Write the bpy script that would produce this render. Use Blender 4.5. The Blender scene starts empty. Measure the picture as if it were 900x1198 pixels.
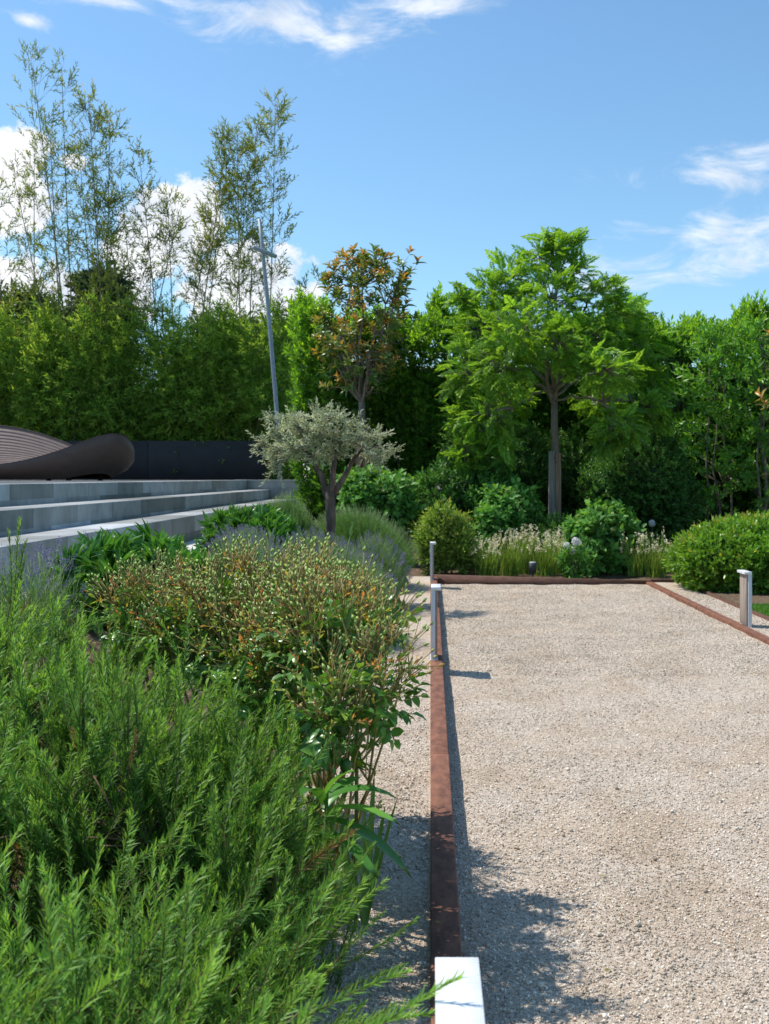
import bpy, math, random
import numpy as np
from mathutils import Vector

RS = np.random.RandomState(7)
random.seed(7)
S = bpy.context.scene
COL = S.collection

# ------------------------------------------------------------------ camera, sky, sun
FPX, VPX, HZ, CH = 1200.0, 504.0, 558.0, 1.55      # focal length and vanishing point of the court in photo pixels, eye height
cam_d = bpy.data.cameras.new("camera")
cam = bpy.data.objects.new("camera", cam_d); COL.objects.link(cam); S.camera = cam
cam.location = (0, 0, CH); cam.rotation_euler = (math.radians(90), 0, 0)
cam_d.sensor_fit = 'HORIZONTAL'; cam_d.sensor_width = 36; cam_d.lens = 36 * FPX / 900
cam_d.shift_x = (450 - VPX) / 900; cam_d.shift_y = -(599 - HZ) / 900
cam_d.clip_start = 0.05; cam_d.clip_end = 3000
cam_d.dof.use_dof = True; cam_d.dof.focus_distance = 4.6; cam_d.dof.aperture_fstop = 9

SUN = Vector((-0.56, 0.21, 1.0)).normalized()
sun_d = bpy.data.lights.new("sun", 'SUN'); sun_d.energy = 4.3; sun_d.angle = math.radians(0.5); sun_d.color = (1, .955, .89)
sun = bpy.data.objects.new("sun", sun_d); COL.objects.link(sun); sun.rotation_euler = SUN.to_track_quat('Z', 'Y').to_euler()
sun.location = (-8, 4, 15)
S.view_settings.view_transform = 'Standard'; S.view_settings.look = 'None'
S.view_settings.exposure = 0.3; S.view_settings.gamma = 1; S.view_settings.use_curve_mapping = False
S.render.engine = 'CYCLES'
S.cycles.use_denoising = True
S.cycles.max_bounces = 8; S.cycles.diffuse_bounces = 3; S.cycles.glossy_bounces = 2; S.cycles.transmission_bounces = 4; S.cycles.transparent_max_bounces = 4
S.cycles.sample_clamp_indirect = 6

W = bpy.data.worlds.new("World"); S.world = W; W.use_nodes = True
nt = W.node_tree; nt.nodes.clear()
def N(t, **k):
    n = nt.nodes.new(t)
    for a, b in k.items(): setattr(n, a, b)
    return n
def M2(op, a, b=None, c=None, clamp=False):
    n = N('ShaderNodeMath', operation=op, use_clamp=clamp)
    for i, v in enumerate((a, b, c)):
        if v is None: continue
        if isinstance(v, (int, float)): n.inputs[i].default_value = v
        else: nt.links.new(v, n.inputs[i])
    return n.outputs[0]
def SMOOTH(v, a, b):
    n = N('ShaderNodeMapRange', interpolation_type='SMOOTHSTEP')
    nt.links.new(v, n.inputs[0]); n.inputs[1].default_value = a; n.inputs[2].default_value = b
    return n.outputs[0]
sky = N('ShaderNodeTexSky', sky_type='NISHITA')
sky.sun_disc = False; sky.sun_elevation = math.asin(SUN.z); sky.sun_rotation = math.atan2(SUN.x, SUN.y)
sky.air_density = 1.15; sky.dust_density = 0.35; sky.ozone_density = 2.2
tc = N('ShaderNodeTexCoord'); sp = N('ShaderNodeSeparateXYZ'); nt.links.new(tc.outputs['Generated'], sp.inputs[0])
az = M2('ARCTAN2', sp.outputs[0], sp.outputs[1]); el = M2('ARCSINE', sp.outputs[2])
cb = N('ShaderNodeCombineXYZ'); nt.links.new(az, cb.inputs[0]); nt.links.new(el, cb.inputs[1])
def noise(scale, detail, rough, sx=1, sy=1, rot=0, dist=0.0):
    mp = N('ShaderNodeMapping'); mp.inputs['Scale'].default_value = (sx, sy, 1); mp.inputs['Rotation'].default_value = (0, 0, rot)
    nt.links.new(cb.outputs[0], mp.inputs[0])
    n = N('ShaderNodeTexNoise'); n.inputs['Scale'].default_value = scale; n.inputs['Detail'].default_value = detail
    n.inputs['Roughness'].default_value = rough; n.inputs['Distortion'].default_value = dist
    nt.links.new(mp.outputs[0], n.inputs['Vector']); return n.outputs['Fac']
def blobs(lst):
    out = None
    for (px, py, rx, ry) in lst:
        a0 = math.atan2(px - VPX, FPX); e0 = math.atan2(HZ - py, math.hypot(FPX, px - VPX))
        dx = M2('MULTIPLY', M2('SUBTRACT', az, a0), FPX / rx); dy = M2('MULTIPLY', M2('SUBTRACT', el, e0), FPX / ry)
        m = M2('SUBTRACT', 1.0, M2('SQRT', M2('ADD', M2('MULTIPLY', dx, dx), M2('MULTIPLY', dy, dy))))
        out = m if out is None else M2('MAXIMUM', out, m)
    return out
cu = blobs([(-30, 235, 75, 70), (10, 190, 48, 40), (40, 235, 34, 40), (208, 268, 66, 56), (218, 240, 44, 36), (165, 300, 50, 36), (285, 336, 95, 54), (240, 318, 36, 24), (-20, 330, 110, 40), (110, 345, 90, 30),
            (352, 346, 28, 24), (320, 375, 70, 30), (-250, 200, 160, 120), (1150, 300, 120, 60), (40, 165, 26, 16), (85, 190, 18, 10)])
cun = noise(30, 8, .6)
cuf = SMOOTH(M2('ADD', cu, M2('MULTIPLY', M2('SUBTRACT', cun, .5), 2.4)), .0, .36)
ci = blobs([(330, 22, 175, 34), (405, 52, 50, 30), (250, 8, 90, 22), (130, 0, 75, 18), (500, 5, 90, 18), (850, 205, 120, 28), (890, 195, 60, 34), (850, 275, 150, 40),
            (800, 310, 200, 30), (35, 24, 30, 9), (1050, 250, 160, 60), (700, 335, 120, 16)])
cin = noise(11, 9, .66, 1, 2.6, .12, .6)
cif = M2('MULTIPLY', SMOOTH(M2('ADD', ci, M2('MULTIPLY', M2('SUBTRACT', cin, .5), 4.2)), .05, 1.5), .8)
shade = noise(22, 4, .5)
white = N('ShaderNodeMix', data_type='RGBA'); nt.links.new(SMOOTH(shade, .3, .7), white.inputs[0])
white.inputs[6].default_value = (4.6, 5.0, 5.6, 1); white.inputs[7].default_value = (6.6, 6.7, 6.9, 1)
hue = N('ShaderNodeMix', data_type='RGBA', blend_type='MULTIPLY'); hue.inputs[0].default_value = 1.0
nt.links.new(sky.outputs[0], hue.inputs[6]); hue.inputs[7].default_value = (.74, .94, 1.01, 1)
m1 = N('ShaderNodeMix', data_type='RGBA'); nt.links.new(cif, m1.inputs[0]); nt.links.new(hue.outputs[2], m1.inputs[6]); nt.links.new(white.outputs[2], m1.inputs[7])
m2 = N('ShaderNodeMix', data_type='RGBA'); nt.links.new(cuf, m2.inputs[0]); nt.links.new(m1.outputs[2], m2.inputs[6]); nt.links.new(white.outputs[2], m2.inputs[7])
bg = N('ShaderNodeBackground'); bg.inputs[1].default_value = 0.14
nt.links.new(m2.outputs[2], bg.inputs[0])
wo = N('ShaderNodeOutputWorld'); nt.links.new(bg.outputs[0], wo.inputs[0])

# ------------------------------------------------------------------ helpers
def at(px, py, Y):
    return np.array([(px - VPX) / FPX * Y, Y, CH - (py - HZ) / FPX * Y])
def nrm(a):
    a = np.asarray(a, float); return a / np.maximum(np.linalg.norm(a, axis=-1, keepdims=True), 1e-9)

class Soup:
    """triangles with one random number per face"""
    def __init__(s): s.V = []; s.F = []; s.R = []; s.n = 0
    def add(s, V, F, R=None):
        V = np.asarray(V, float).reshape(-1, 3); F = np.asarray(F, int).reshape(-1, 3)
        if len(F) == 0: return
        s.V.append(V); s.F.append(F + s.n); s.R.append(np.broadcast_to(0.5 if R is None else R, (len(F),)).astype(float)); s.n += len(V)
    def arrays(s):
        if not s.V: return np.zeros((0, 3)), np.zeros((0, 3), int), np.zeros(0)
        return np.concatenate(s.V), np.concatenate(s.F), np.concatenate(s.R)
    def build(s, name, mat, parent=None, smooth=False):
        V, F, R = s.arrays()
        me = bpy.data.meshes.new(name)
        me.vertices.add(len(V)); me.loops.add(len(F) * 3); me.polygons.add(len(F))
        off = np.zeros(3)
        if parent is not None: off = np.array(parent.location)
        me.vertices.foreach_set('co', (V - off).astype(np.float32).ravel())
        me.loops.foreach_set('vertex_index', F.astype(np.int32).ravel())
        me.polygons.foreach_set('loop_start', np.arange(0, len(F) * 3, 3, dtype=np.int32))
        if smooth: me.polygons.foreach_set('use_smooth', np.ones(len(F), bool))
        a = me.attributes.new('rnd', 'FLOAT', 'FACE'); a.data.foreach_set('value', R.astype(np.float32))
        me.update(calc_edges=True); me.validate()
        me.materials.append(mat)
        o = bpy.data.objects.new(name, me); COL.objects.link(o)
        if parent is not None: o.parent = parent
        if name in ('twigs', 'flower_buds', 'flower_spikes', 'flower_heads', 'young_shoots', 'leaf_stalks', 'culms', 'stems'): o['kind'] = 'stuff'
        return o

def scat(T, P, A, Nn, sc, rmix=0.5, R=None):
    """place template T=(V,F,R) with +Y along A, +Z near Nn at points P"""
    tV, tF, tR = T; P = np.atleast_2d(P); n = len(P)
    if n == 0: return np.zeros((0, 3)), np.zeros((0, 3), int), np.zeros(0)
    A = nrm(np.broadcast_to(A, (n, 3))); Nn = np.broadcast_to(Nn, (n, 3))
    X = nrm(np.cross(A, Nn)); Z = np.cross(X, A)
    sc = np.asarray(sc, float)
    if sc.ndim == 0: sc = np.full((n, 3), float(sc))
    elif sc.ndim == 1 and len(sc) == n and not (n == 3 and False): sc = np.repeat(sc[:, None], 3, 1)
    L = tV[None] * sc[:, None, :]
    V = P[:, None] + L[..., 0:1] * X[:, None] + L[..., 1:2] * A[:, None] + L[..., 2:3] * Z[:, None]
    F = tF[None] + (np.arange(n) * len(tV))[:, None, None]
    r = RS.rand(n) if R is None else R
    RR = np.clip(r[:, None] * (1 - rmix) + tR[None] * rmix, 0, 1)
    return V.reshape(-1, 3), F.reshape(-1, 3), RR.reshape(-1)

def tube(soup, pts, rad, sides=5, R=.5):
    pts = np.asarray(pts, float); m = len(pts); rad = np.broadcast_to(rad, (m,))
    T = nrm(np.gradient(pts, axis=0)); ref = np.array([0.3, .2, 1.0]); 
    if abs(T[0] @ nrm(ref)) > .9: ref = np.array([1.0, .1, 0])
    U = nrm(np.cross(T, ref)); Vv = np.cross(T, U)
    a = np.arange(sides) / sides * 2 * np.pi
    ring = pts[:, None] + rad[:, None, None] * (np.cos(a)[None, :, None] * U[:, None] + np.sin(a)[None, :, None] * Vv[:, None])
    V = ring.reshape(-1, 3); F = []
    for i in range(m - 1):
        for j in range(sides):
            p, q = i * sides + j, i * sides + (j + 1) % sides
            F += [(p, q, q + sides), (p, q + sides, p + sides)]
    e = len(V); V = np.vstack([V, pts[-1:], pts[:1]])
    for j in range(sides):
        F.append(((m - 1) * sides + j, (m - 1) * sides + (j + 1) % sides, e)); F.append(((j + 1) % sides, j, e + 1))
    soup.add(V, F, R)
def path(a, b, n=5, wob=.06, sag=0.0):
    a = np.asarray(a, float); b = np.asarray(b, float); t = np.linspace(0, 1, n)[:, None]
    d = np.linalg.norm(b - a); w = RS.randn(n, 3) * wob * d * np.sin(t * np.pi)
    p = a + (b - a) * t + w; p[:, 2] += sag * d * np.sin(t[:, 0] * np.pi); return p

def box(soup, x0, x1, y0, y1, z0, z1, R=.5):
    V = [(x, y, z) for x in (x0, x1) for y in (y0, y1) for z in (z0, z1)]
    Q = [(0, 1, 3, 2), (4, 6, 7, 5), (0, 4, 5, 1), (2, 3, 7, 6), (0, 2, 6, 4), (1, 5, 7, 3)]
    F = [t for q in Q for t in ((q[0], q[1], q[2]), (q[0], q[2], q[3]))]
    soup.add(V, F, R)
def bbox_obj(name, mat, parent, x0, x1, y0, y1, z0, z1, bevel=.004):
    s = Soup(); box(s, x0, x1, y0, y1, z0, z1); o = s.build(name, mat, parent)
    if bevel:
        b = o.modifiers.new('bevel', 'BEVEL'); b.width = bevel; b.segments = 2; b.limit_method = 'ANGLE'
    return o

LEAF2 = (np.array([(0, 0, 0), (-.5, .42, .12), (0, 1, 0), (.5, .42, .12)]), np.array([(0, 2, 1), (0, 3, 2)]), np.array([.5, .5]))
NEED = (np.array([(-.5, 0, 0), (.5, 0, 0), (.42, .6, .03), (-.42, .6, .03), (0, 1, 0)]), np.array([(0, 1, 2), (0, 2, 3), (3, 2, 4)]), np.array([.5, .5, .5]))
def leaf8(droop=.25, fold=.14, peak=.42, tipw=.62):
    y = np.array([0, .28, .66, 1.0]); w = np.array([.04, .44, .36, 0]) if peak < .5 else np.array([.04, .28, .48, 0])
    z = -droop * y ** 2
    V = [(0, 0, 0)]
    for i in (1, 2): V += [(-w[i], y[i], z[i] + fold * w[i] * 2), (0, y[i] + .02, z[i]), (w[i], y[i], z[i] + fold * w[i] * 2)]
    V.append((0, 1, z[3]))
    F = [(0, 2, 1), (0, 3, 2), (1, 2, 5), (1, 5, 4), (2, 3, 6), (2, 6, 5), (4, 5, 7), (5, 6, 7)]
    return np.array(V, float), np.array(F), np.full(8, .5)
LEAF8 = leaf8()

def shoot(n, L, leafL, leafW, ang, tpl=LEAF2, curve=.1, start=.1, whorl=2.4, flat=False, taper=.75, jit=.12, rs=None, lift=0, end=1.0):
    """a stem of length L along +Y carrying n leaves; returns leaf template and stem template"""
    t = np.linspace(start, end, n)
    sx, sz = RS.randn() * curve, RS.randn() * curve
    def pos(t): return np.stack([sx * L * t ** 2, L * t, sz * L * t ** 2], 1)
    P = pos(t); phi = np.arange(n) * whorl + RS.rand() * 6
    if flat: phi = np.where(np.arange(n) % 2 == 0, 0.0, np.pi)
    a = ang * (1 + RS.randn(n) * jit) * (1 - .55 * t ** 3)
    side = np.stack([np.cos(phi), np.zeros(n), np.sin(phi)], 1)
    A = side * np.sin(a)[:, None] + np.array([0, 1, 0]) * np.cos(a)[:, None] + RS.randn(n, 3) * jit * .5
    A[:, 2] += lift
    if flat: Nn = np.tile(np.array([0, 0, 1.0]), (n, 1)) + RS.randn(n, 3) * .25
    else: Nn = np.array([0, 1, 0]) - side * .2 + RS.randn(n, 3) * .2
    ll = leafL * (1 - (1 - taper) * np.abs(2 * t - .9)) * (1 + RS.randn(n) * .12)
    s = np.stack([ll * leafW / leafL, ll, ll], 1)
    LV = scat(tpl, P, A, Nn, s, rmix=0, R=np.clip(.25 + .6 * t + RS.randn(n) * .15, 0, 1))
    st = Soup(); tube(st, pos(np.linspace(0, .96, 4)), np.linspace(1, .4, 4) * L * .012 + .0006, 3)
    return LV, st.arrays()

def mat(name, rough=.6, spec=.4):
    m = bpy.data.materials.new(name); m.use_nodes = True
    b = m.node_tree.nodes['Principled BSDF']; b.inputs['Roughness'].default_value = rough
    b.inputs['Specular IOR Level'].default_value = spec; return m, m.node_tree, b
def ramp(t, cols):
    r = t.nodes.new('ShaderNodeValToRGB'); e = r.color_ramp.elements
    while len(e) < len(cols): e.new(.5)
    for i, (p, c) in enumerate(cols): e[i].position = p; e[i].color = (*c, 1)
    return r
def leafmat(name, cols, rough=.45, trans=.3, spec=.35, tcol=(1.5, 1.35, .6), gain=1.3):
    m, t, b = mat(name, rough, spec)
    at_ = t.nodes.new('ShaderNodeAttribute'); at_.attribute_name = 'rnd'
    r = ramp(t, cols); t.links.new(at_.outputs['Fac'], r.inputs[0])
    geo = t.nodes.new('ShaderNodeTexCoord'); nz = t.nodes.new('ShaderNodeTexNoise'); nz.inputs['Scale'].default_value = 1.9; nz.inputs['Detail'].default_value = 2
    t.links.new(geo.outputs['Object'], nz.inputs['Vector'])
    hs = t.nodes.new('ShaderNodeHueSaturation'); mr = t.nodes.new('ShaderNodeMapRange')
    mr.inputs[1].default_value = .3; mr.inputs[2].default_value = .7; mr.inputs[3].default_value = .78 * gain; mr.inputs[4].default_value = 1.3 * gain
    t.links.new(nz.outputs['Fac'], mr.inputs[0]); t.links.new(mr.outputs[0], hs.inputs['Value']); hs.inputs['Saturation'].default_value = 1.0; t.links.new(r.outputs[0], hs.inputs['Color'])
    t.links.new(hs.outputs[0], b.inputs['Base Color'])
    tr = t.nodes.new('ShaderNodeBsdfTranslucent'); mu = t.nodes.new('ShaderNodeMix'); mu.data_type = 'RGBA'; mu.blend_type = 'MULTIPLY'; mu.inputs[0].default_value = 1
    t.links.new(hs.outputs[0], mu.inputs[6]); mu.inputs[7].default_value = (*tcol, 1); t.links.new(mu.outputs[2], tr.inputs[0])
    ms = t.nodes.new('ShaderNodeMixShader'); ms.inputs[0].default_value = trans
    t.links.new(b.outputs[0], ms.inputs[1]); t.links.new(tr.outputs[0], ms.inputs[2]); t.links.new(ms.outputs[0], t.nodes['Material Output'].inputs[0])
    return m
def texmat(name, c1, c2, scale=8, rough=.8, bump=.3, bdist=.01, detail=8, stretch=(1, 1, 1), c3=None, spec=.3):
    m, t, b = mat(name, rough, spec)
    co = t.nodes.new('ShaderNodeTexCoord'); mp = t.nodes.new('ShaderNodeMapping'); mp.inputs['Scale'].default_value = stretch
    nz = t.nodes.new('ShaderNodeTexNoise'); nz.inputs['Scale'].default_value = scale; nz.inputs['Detail'].default_value = detail; nz.inputs['Roughness'].default_value = .62
    t.links.new(co.outputs['Object'], mp.inputs[0]); t.links.new(mp.outputs[0], nz.inputs['Vector'])
    cols = [(.3, c1), (.7, c2)] if c3 is None else [(.28, c1), (.5, c2), (.72, c3)]
    r = ramp(t, cols); t.links.new(nz.outputs['Fac'], r.inputs[0]); t.links.new(r.outputs[0], b.inputs['Base Color'])
    bp = t.nodes.new('ShaderNodeBump'); bp.inputs['Strength'].default_value = bump; bp.inputs['Distance'].default_value = bdist
    t.links.new(nz.outputs['Fac'], bp.inputs['Height']); t.links.new(bp.outputs[0], b.inputs['Normal'])
    return m

def thing(name, label, cat, loc=(0, 0, 0), group=None):
    o = bpy.data.objects.new(name, None); COL.objects.link(o); o.location = loc; o.empty_display_size = .2
    o['label'] = label; o['category'] = cat
    if group: o['group'] = group
    return o
def kind(o, k='structure'): o['kind'] = k; return o

# ------------------------------------------------------------------ materials
def gravel_mat():
    m, t, b = mat('gravel', .9, .2)
    co = t.nodes.new('ShaderNodeTexCoord')
    vs = []
    for sc in (95, 210):
        v = t.nodes.new('ShaderNodeTexVoronoi'); v.inputs['Scale'].default_value = sc; v.inputs['Randomness'].default_value = 1
        nz = t.nodes.new('ShaderNodeTexNoise'); nz.inputs['Scale'].default_value = sc * .6
        mx = t.nodes.new('ShaderNodeMix'); mx.data_type = 'VECTOR'; mx.inputs[0].default_value = .015
        t.links.new(co.outputs['Object'], nz.inputs['Vector']); t.links.new(co.outputs['Object'], mx.inputs[4]); t.links.new(nz.outputs['Color'], mx.inputs[5])
        t.links.new(mx.outputs[1], v.inputs['Vector']); vs.append(v)
    sep = t.nodes.new('ShaderNodeSeparateColor'); t.links.new(vs[0].outputs['Color'], sep.inputs[0])
    r = ramp(t, [(0, (.32, .26, .195)), (.3, (.49, .405, .315)), (.62, (.64, .54, .43)), (.88, (.78, .69, .575)), (1, (.88, .83, .74))])
    t.links.new(sep.outputs[0], r.inputs[0])
    sep2 = t.nodes.new('ShaderNodeSeparateColor'); t.links.new(vs[1].outputs['Color'], sep2.inputs[0])
    r2 = ramp(t, [(0, (.40, .335, .27)), (1, (.70, .60, .49))]); t.links.new(sep2.outputs[1], r2.inputs[0])
    mx = t.nodes.new('ShaderNodeMix'); mx.data_type = 'RGBA'; mx.inputs[0].default_value = .42
    t.links.new(r.outputs[0], mx.inputs[6]); t.links.new(r2.outputs[0], mx.inputs[7])
    big = t.nodes.new('ShaderNodeTexNoise'); big.inputs['Scale'].default_value = 1.7; big.inputs['Distortion'].default_value = .8; big.inputs['Detail'].default_value = 6; t.links.new(co.outputs['Object'], big.inputs['Vector'])
    rb = ramp(t, [(.32, (.88, .80, .72)), (.44, (1.0, .945, .89)), (.55, (1.03, .995, .965)), (.68, (1.08, 1.06, 1.05))]); t.links.new(big.outputs['Fac'], rb.inputs[0])
    mu = t.nodes.new('ShaderNodeMix'); mu.data_type = 'RGBA'; mu.blend_type = 'MULTIPLY'; mu.inputs[0].default_value = 1
    t.links.new(mx.outputs[2], mu.inputs[6]); t.links.new(rb.outputs[0], mu.inputs[7]); t.links.new(mu.outputs[2], b.inputs['Base Color'])
    h = t.nodes.new('ShaderNodeMath'); h.operation = 'MULTIPLY_ADD'; h.inputs[1].default_value = .6
    t.links.new(vs[0].outputs['Distance'], h.inputs[0]); t.links.new(vs[1].outputs['Distance'], h.inputs[2])
    bp = t.nodes.new('ShaderNodeBump'); bp.invert = True; bp.inputs['Strength'].default_value = .9; bp.inputs['Distance'].default_value = .006
    t.links.new(h.outputs[0], bp.inputs['Height']); t.links.new(bp.outputs[0], b.inputs['Normal'])
    return m
GRAVEL = gravel_mat()
STONE = leafmat('stones', [(0, (.26, .215, .165)), (.3, (.49, .405, .31)), (.7, (.67, .57, .455)), (.92, (.82, .745, .63)), (1, (.54, .36, .23))], rough=.85, trans=0.0, spec=.25, gain=1.0)
SOIL = texmat('soil', (.035, .022, .013), (.13, .085, .05), 22, .95, .8, .02, c3=(.22, .15, .09))
RUST = texmat('rusted_steel', (.09, .042, .03), (.19, .082, .05), 9, .82, .35, .003, c3=(.29, .125, .075), stretch=(2.5, 1, 2.5))
RUST_D = texmat('shaded_rusted_steel', (.06, .032, .024), (.12, .06, .042), 7, .8, .3, .003, c3=(.17, .085, .055), stretch=(1, 3, 3))  # darker rust: the shade on the far beam's backlit face put into the colour
GRASS_G = texmat('lawn_ground', (.04, .09, .015), (.09, .19, .03), 30, .9, .5, .02)
PAVE = texmat('pale_paving', (.52, .50, .46), (.66, .64, .60), 5, .8, .1, .003)
WHITE = texmat('white_lacquer', (.66, .67, .67), (.80, .805, .81), 13, .38, .04, .001, spec=.5)
GREYM = texmat('grey_and_shaded_metal', (.52, .54, .57), (.60, .62, .65), 5, .42, .04, .001)  # plain grey metal, and the white bollard plates as they look in shade
WOODP = texmat('weathered_wood', (.20, .15, .115), (.33, .26, .21), 6, .8, .3, .003, stretch=(6, 6, .5), c3=(.42, .35, .29))
STAKE = texmat('stake_wood', (.13, .075, .045), (.27, .165, .11), 5, .85, .3, .004, stretch=(7, 7, .5), c3=(.36, .25, .18))
STAKE_G = texmat('grey_stake_wood', (.16, .14, .12), (.30, .27, .24), 5, .85, .3, .004, stretch=(7, 7, .5))
BARK = texmat('bark', (.06, .042, .03), (.17, .125, .095), 14, .9, .8, .012, stretch=(1, 1, .35), c3=(.27, .21, .165))
BARK_O = texmat('olive_bark', (.045, .032, .026), (.12, .085, .065), 16, .92, .9, .014, stretch=(1, 1, .3), c3=(.20, .15, .12))
BARK_G = texmat('grey_bark', (.14, .11, .09), (.27, .22, .18), 18, .9, .5, .006, stretch=(1, 1, .5))
TWIG = texmat('woody_twigs', (.10, .065, .035), (.26, .18, .10), 30, .9, .3, .002)
REDSTEM = texmat('red_stems', (.20, .17, .05), (.34, .24, .09), 30, .6, .2, .002)
GREENSTEM = texmat('green_stems', (.08, .15, .04), (.15, .24, .07), 20, .6, .2, .002)
CULM = texmat('bamboo_culm', (.13, .105, .05), (.25, .19, .09), 12, .55, .1, .002, c3=(.19, .19, .08))
GALV = texmat('galvanised_pole', (.24, .27, .31), (.38, .42, .47), 12, .45, .1, .002)
BLACKW = texmat('black_panel', (.024, .020, .021), (.040, .033, .034), 3, .6, .1, .003)
BROWNP = texmat('brown_resin', (.11, .068, .056), (.14, .088, .074), 6, .5, .1, .002)
BROWN_LIT = texmat('lit_brown_slats', (.13, .092, .08), (.17, .125, .11), 6, .5, .1, .002)  # paler copy of the shell brown: light on the inner hump put into the colour
DARKLAMP = texmat('dark_lamp', (.04, .045, .055), (.07, .075, .085), 8, .5, .1, .001)

def concrete_mat():
    m, t, b = mat('grey_concrete', .72, .35)
    co = t.nodes.new('ShaderNodeTexCoord'); sp = t.nodes.new('ShaderNodeSeparateXYZ'); t.links.new(co.outputs['Object'], sp.inputs[0])
    def mm(op, a, b_=None):
        n = t.nodes.new('ShaderNodeMath'); n.operation = op
        for i, v in enumerate((a, b_)):
            if v is None: continue
            if isinstance(v, (int, float)): n.inputs[i].default_value = v
            else: t.links.new(v, n.inputs[i])
        return n.outputs[0]
    zz = mm('ROUND', mm('MULTIPLY', sp.outputs[2], 4.2))
    yy = mm('ADD', mm('DIVIDE', sp.outputs[1], 1.18), mm('MULTIPLY', zz, .37))
    cell = mm('FLOOR', yy); fr = mm('FRACT', yy)
    cbn = t.nodes.new('ShaderNodeCombineXYZ'); t.links.new(cell, cbn.inputs[0]); t.links.new(zz, cbn.inputs[1])
    wn = t.nodes.new('ShaderNodeTexWhiteNoise'); wn.noise_dimensions = '3D'; t.links.new(cbn.outputs[0], wn.inputs['Vector'])
    r = ramp(t, [(0, (.17, .175, .16)), (.35, (.26, .265, .25)), (.7, (.36, .365, .355)), (1, (.50, .52, .53))]); t.links.new(wn.outputs['Value'], r.inputs[0])
    nz = t.nodes.new('ShaderNodeTexNoise'); nz.inputs['Scale'].default_value = 3.5; nz.inputs['Detail'].default_value = 9; nz.inputs['Roughness'].default_value = .65
    mp = t.nodes.new('ShaderNodeMapping'); mp.inputs['Scale'].default_value = (1, .9, .7); t.links.new(co.outputs['Object'], mp.inputs[0]); t.links.new(mp.outputs[0], nz.inputs['Vector'])
    rn = ramp(t, [(.28, (.62, .62, .60)), (.55, (1, 1, 1)), (.75, (1.25, 1.25, 1.25))]); t.links.new(nz.outputs['Fac'], rn.inputs[0])
    mu = t.nodes.new('ShaderNodeMix'); mu.data_type = 'RGBA'; mu.blend_type = 'MULTIPLY'; mu.inputs[0].default_value = 1
    t.links.new(r.outputs[0], mu.inputs[6]); t.links.new(rn.outputs[0], mu.inputs[7])
    jt = mm('LESS_THAN', fr, .008)
    mj = t.nodes.new('ShaderNodeMix'); mj.data_type = 'RGBA'; t.links.new(jt, mj.inputs[0]); t.links.new(mu.outputs[2], mj.inputs[6]); mj.inputs[7].default_value = (.07, .075, .08, 1)
    t.links.new(mj.outputs[2], b.inputs['Base Color'])
    bp = t.nodes.new('ShaderNodeBump'); bp.inputs['Strength'].default_value = .15; bp.inputs['Distance'].default_value = .006; t.links.new(nz.outputs['Fac'], bp.inputs['Height']); t.links.new(bp.outputs[0], b.inputs['Normal'])
    return m
CONC = concrete_mat()

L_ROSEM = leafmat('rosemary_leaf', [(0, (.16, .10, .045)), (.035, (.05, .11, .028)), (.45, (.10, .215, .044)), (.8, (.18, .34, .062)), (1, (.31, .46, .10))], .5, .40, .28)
L_LAV = leafmat('lavender_leaf', [(0, (.08, .15, .055)), (.6, (.16, .26, .09)), (1, (.26, .36, .14))], .6, .25, .2)
L_LAVG = leafmat('green_mound_leaf', [(0, (.06, .14, .035)), (.6, (.12, .24, .06)), (1, (.20, .34, .09))], .6, .3, .2)
L_LAVF = leafmat('lavender_flower', [(0, (.11, .10, .17)), (1, (.22, .20, .30))], .7, .2, .1, (1.1, 1, 1.2))
L_ROSE = leafmat('rose_leaf', [(0, (.04, .11, .022)), (.55, (.08, .20, .03)), (.85, (.16, .30, .04)), (1, (.32, .40, .06))], .32, .25, .5)
L_BUD = leafmat('rose_bud', [(0, (.17, .28, .06)), (.6, (.27, .36, .09)), (.85, (.36, .33, .11)), (1, (.42, .22, .09))], .55, .15, .3)
L_ROSEY = leafmat('young_rose_leaf', [(0, (.18, .32, .05)), (.4, (.34, .38, .07)), (.65, (.44, .26, .08)), (1, (.46, .13, .06))], .4, .35, .35)
L_PEONY = leafmat('peony_leaf', [(0, (.04, .12, .022)), (.6, (.07, .20, .03)), (1, (.13, .29, .045))], .33, .3, .45)
L_STRAP = leafmat('strap_leaf', [(0, (.08, .18, .05)), (1, (.15, .28, .08))], .4, .3, .4)
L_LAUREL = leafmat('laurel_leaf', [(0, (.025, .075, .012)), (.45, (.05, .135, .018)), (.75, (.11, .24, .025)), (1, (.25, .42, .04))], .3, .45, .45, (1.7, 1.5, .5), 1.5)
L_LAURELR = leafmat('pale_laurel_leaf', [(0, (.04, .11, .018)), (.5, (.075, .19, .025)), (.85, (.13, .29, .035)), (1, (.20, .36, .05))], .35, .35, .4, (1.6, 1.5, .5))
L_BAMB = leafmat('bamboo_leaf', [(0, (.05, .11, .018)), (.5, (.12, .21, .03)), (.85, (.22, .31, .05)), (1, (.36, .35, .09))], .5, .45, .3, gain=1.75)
L_BAMBT = leafmat('bamboo_cane_leaf', [(0, (.06, .095, .022)), (.5, (.12, .16, .04)), (.8, (.20, .23, .05)), (1, (.34, .22, .08))], .5, .4, .3, gain=1.6)
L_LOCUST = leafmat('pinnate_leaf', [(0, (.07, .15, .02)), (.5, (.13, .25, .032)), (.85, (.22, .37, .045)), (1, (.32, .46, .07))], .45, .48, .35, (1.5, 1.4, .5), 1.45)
L_MAG = leafmat('magnolia_leaf', [(0, (.04, .09, .02)), (.45, (.075, .14, .03)), (.62, (.14, .17, .045)), (.74, (.22, .14, .04)), (.86, (.34, .18, .03)), (1, (.42, .26, .05))], .32, .32, .5, (1.6, 1.2, .5), 1.6)
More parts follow.
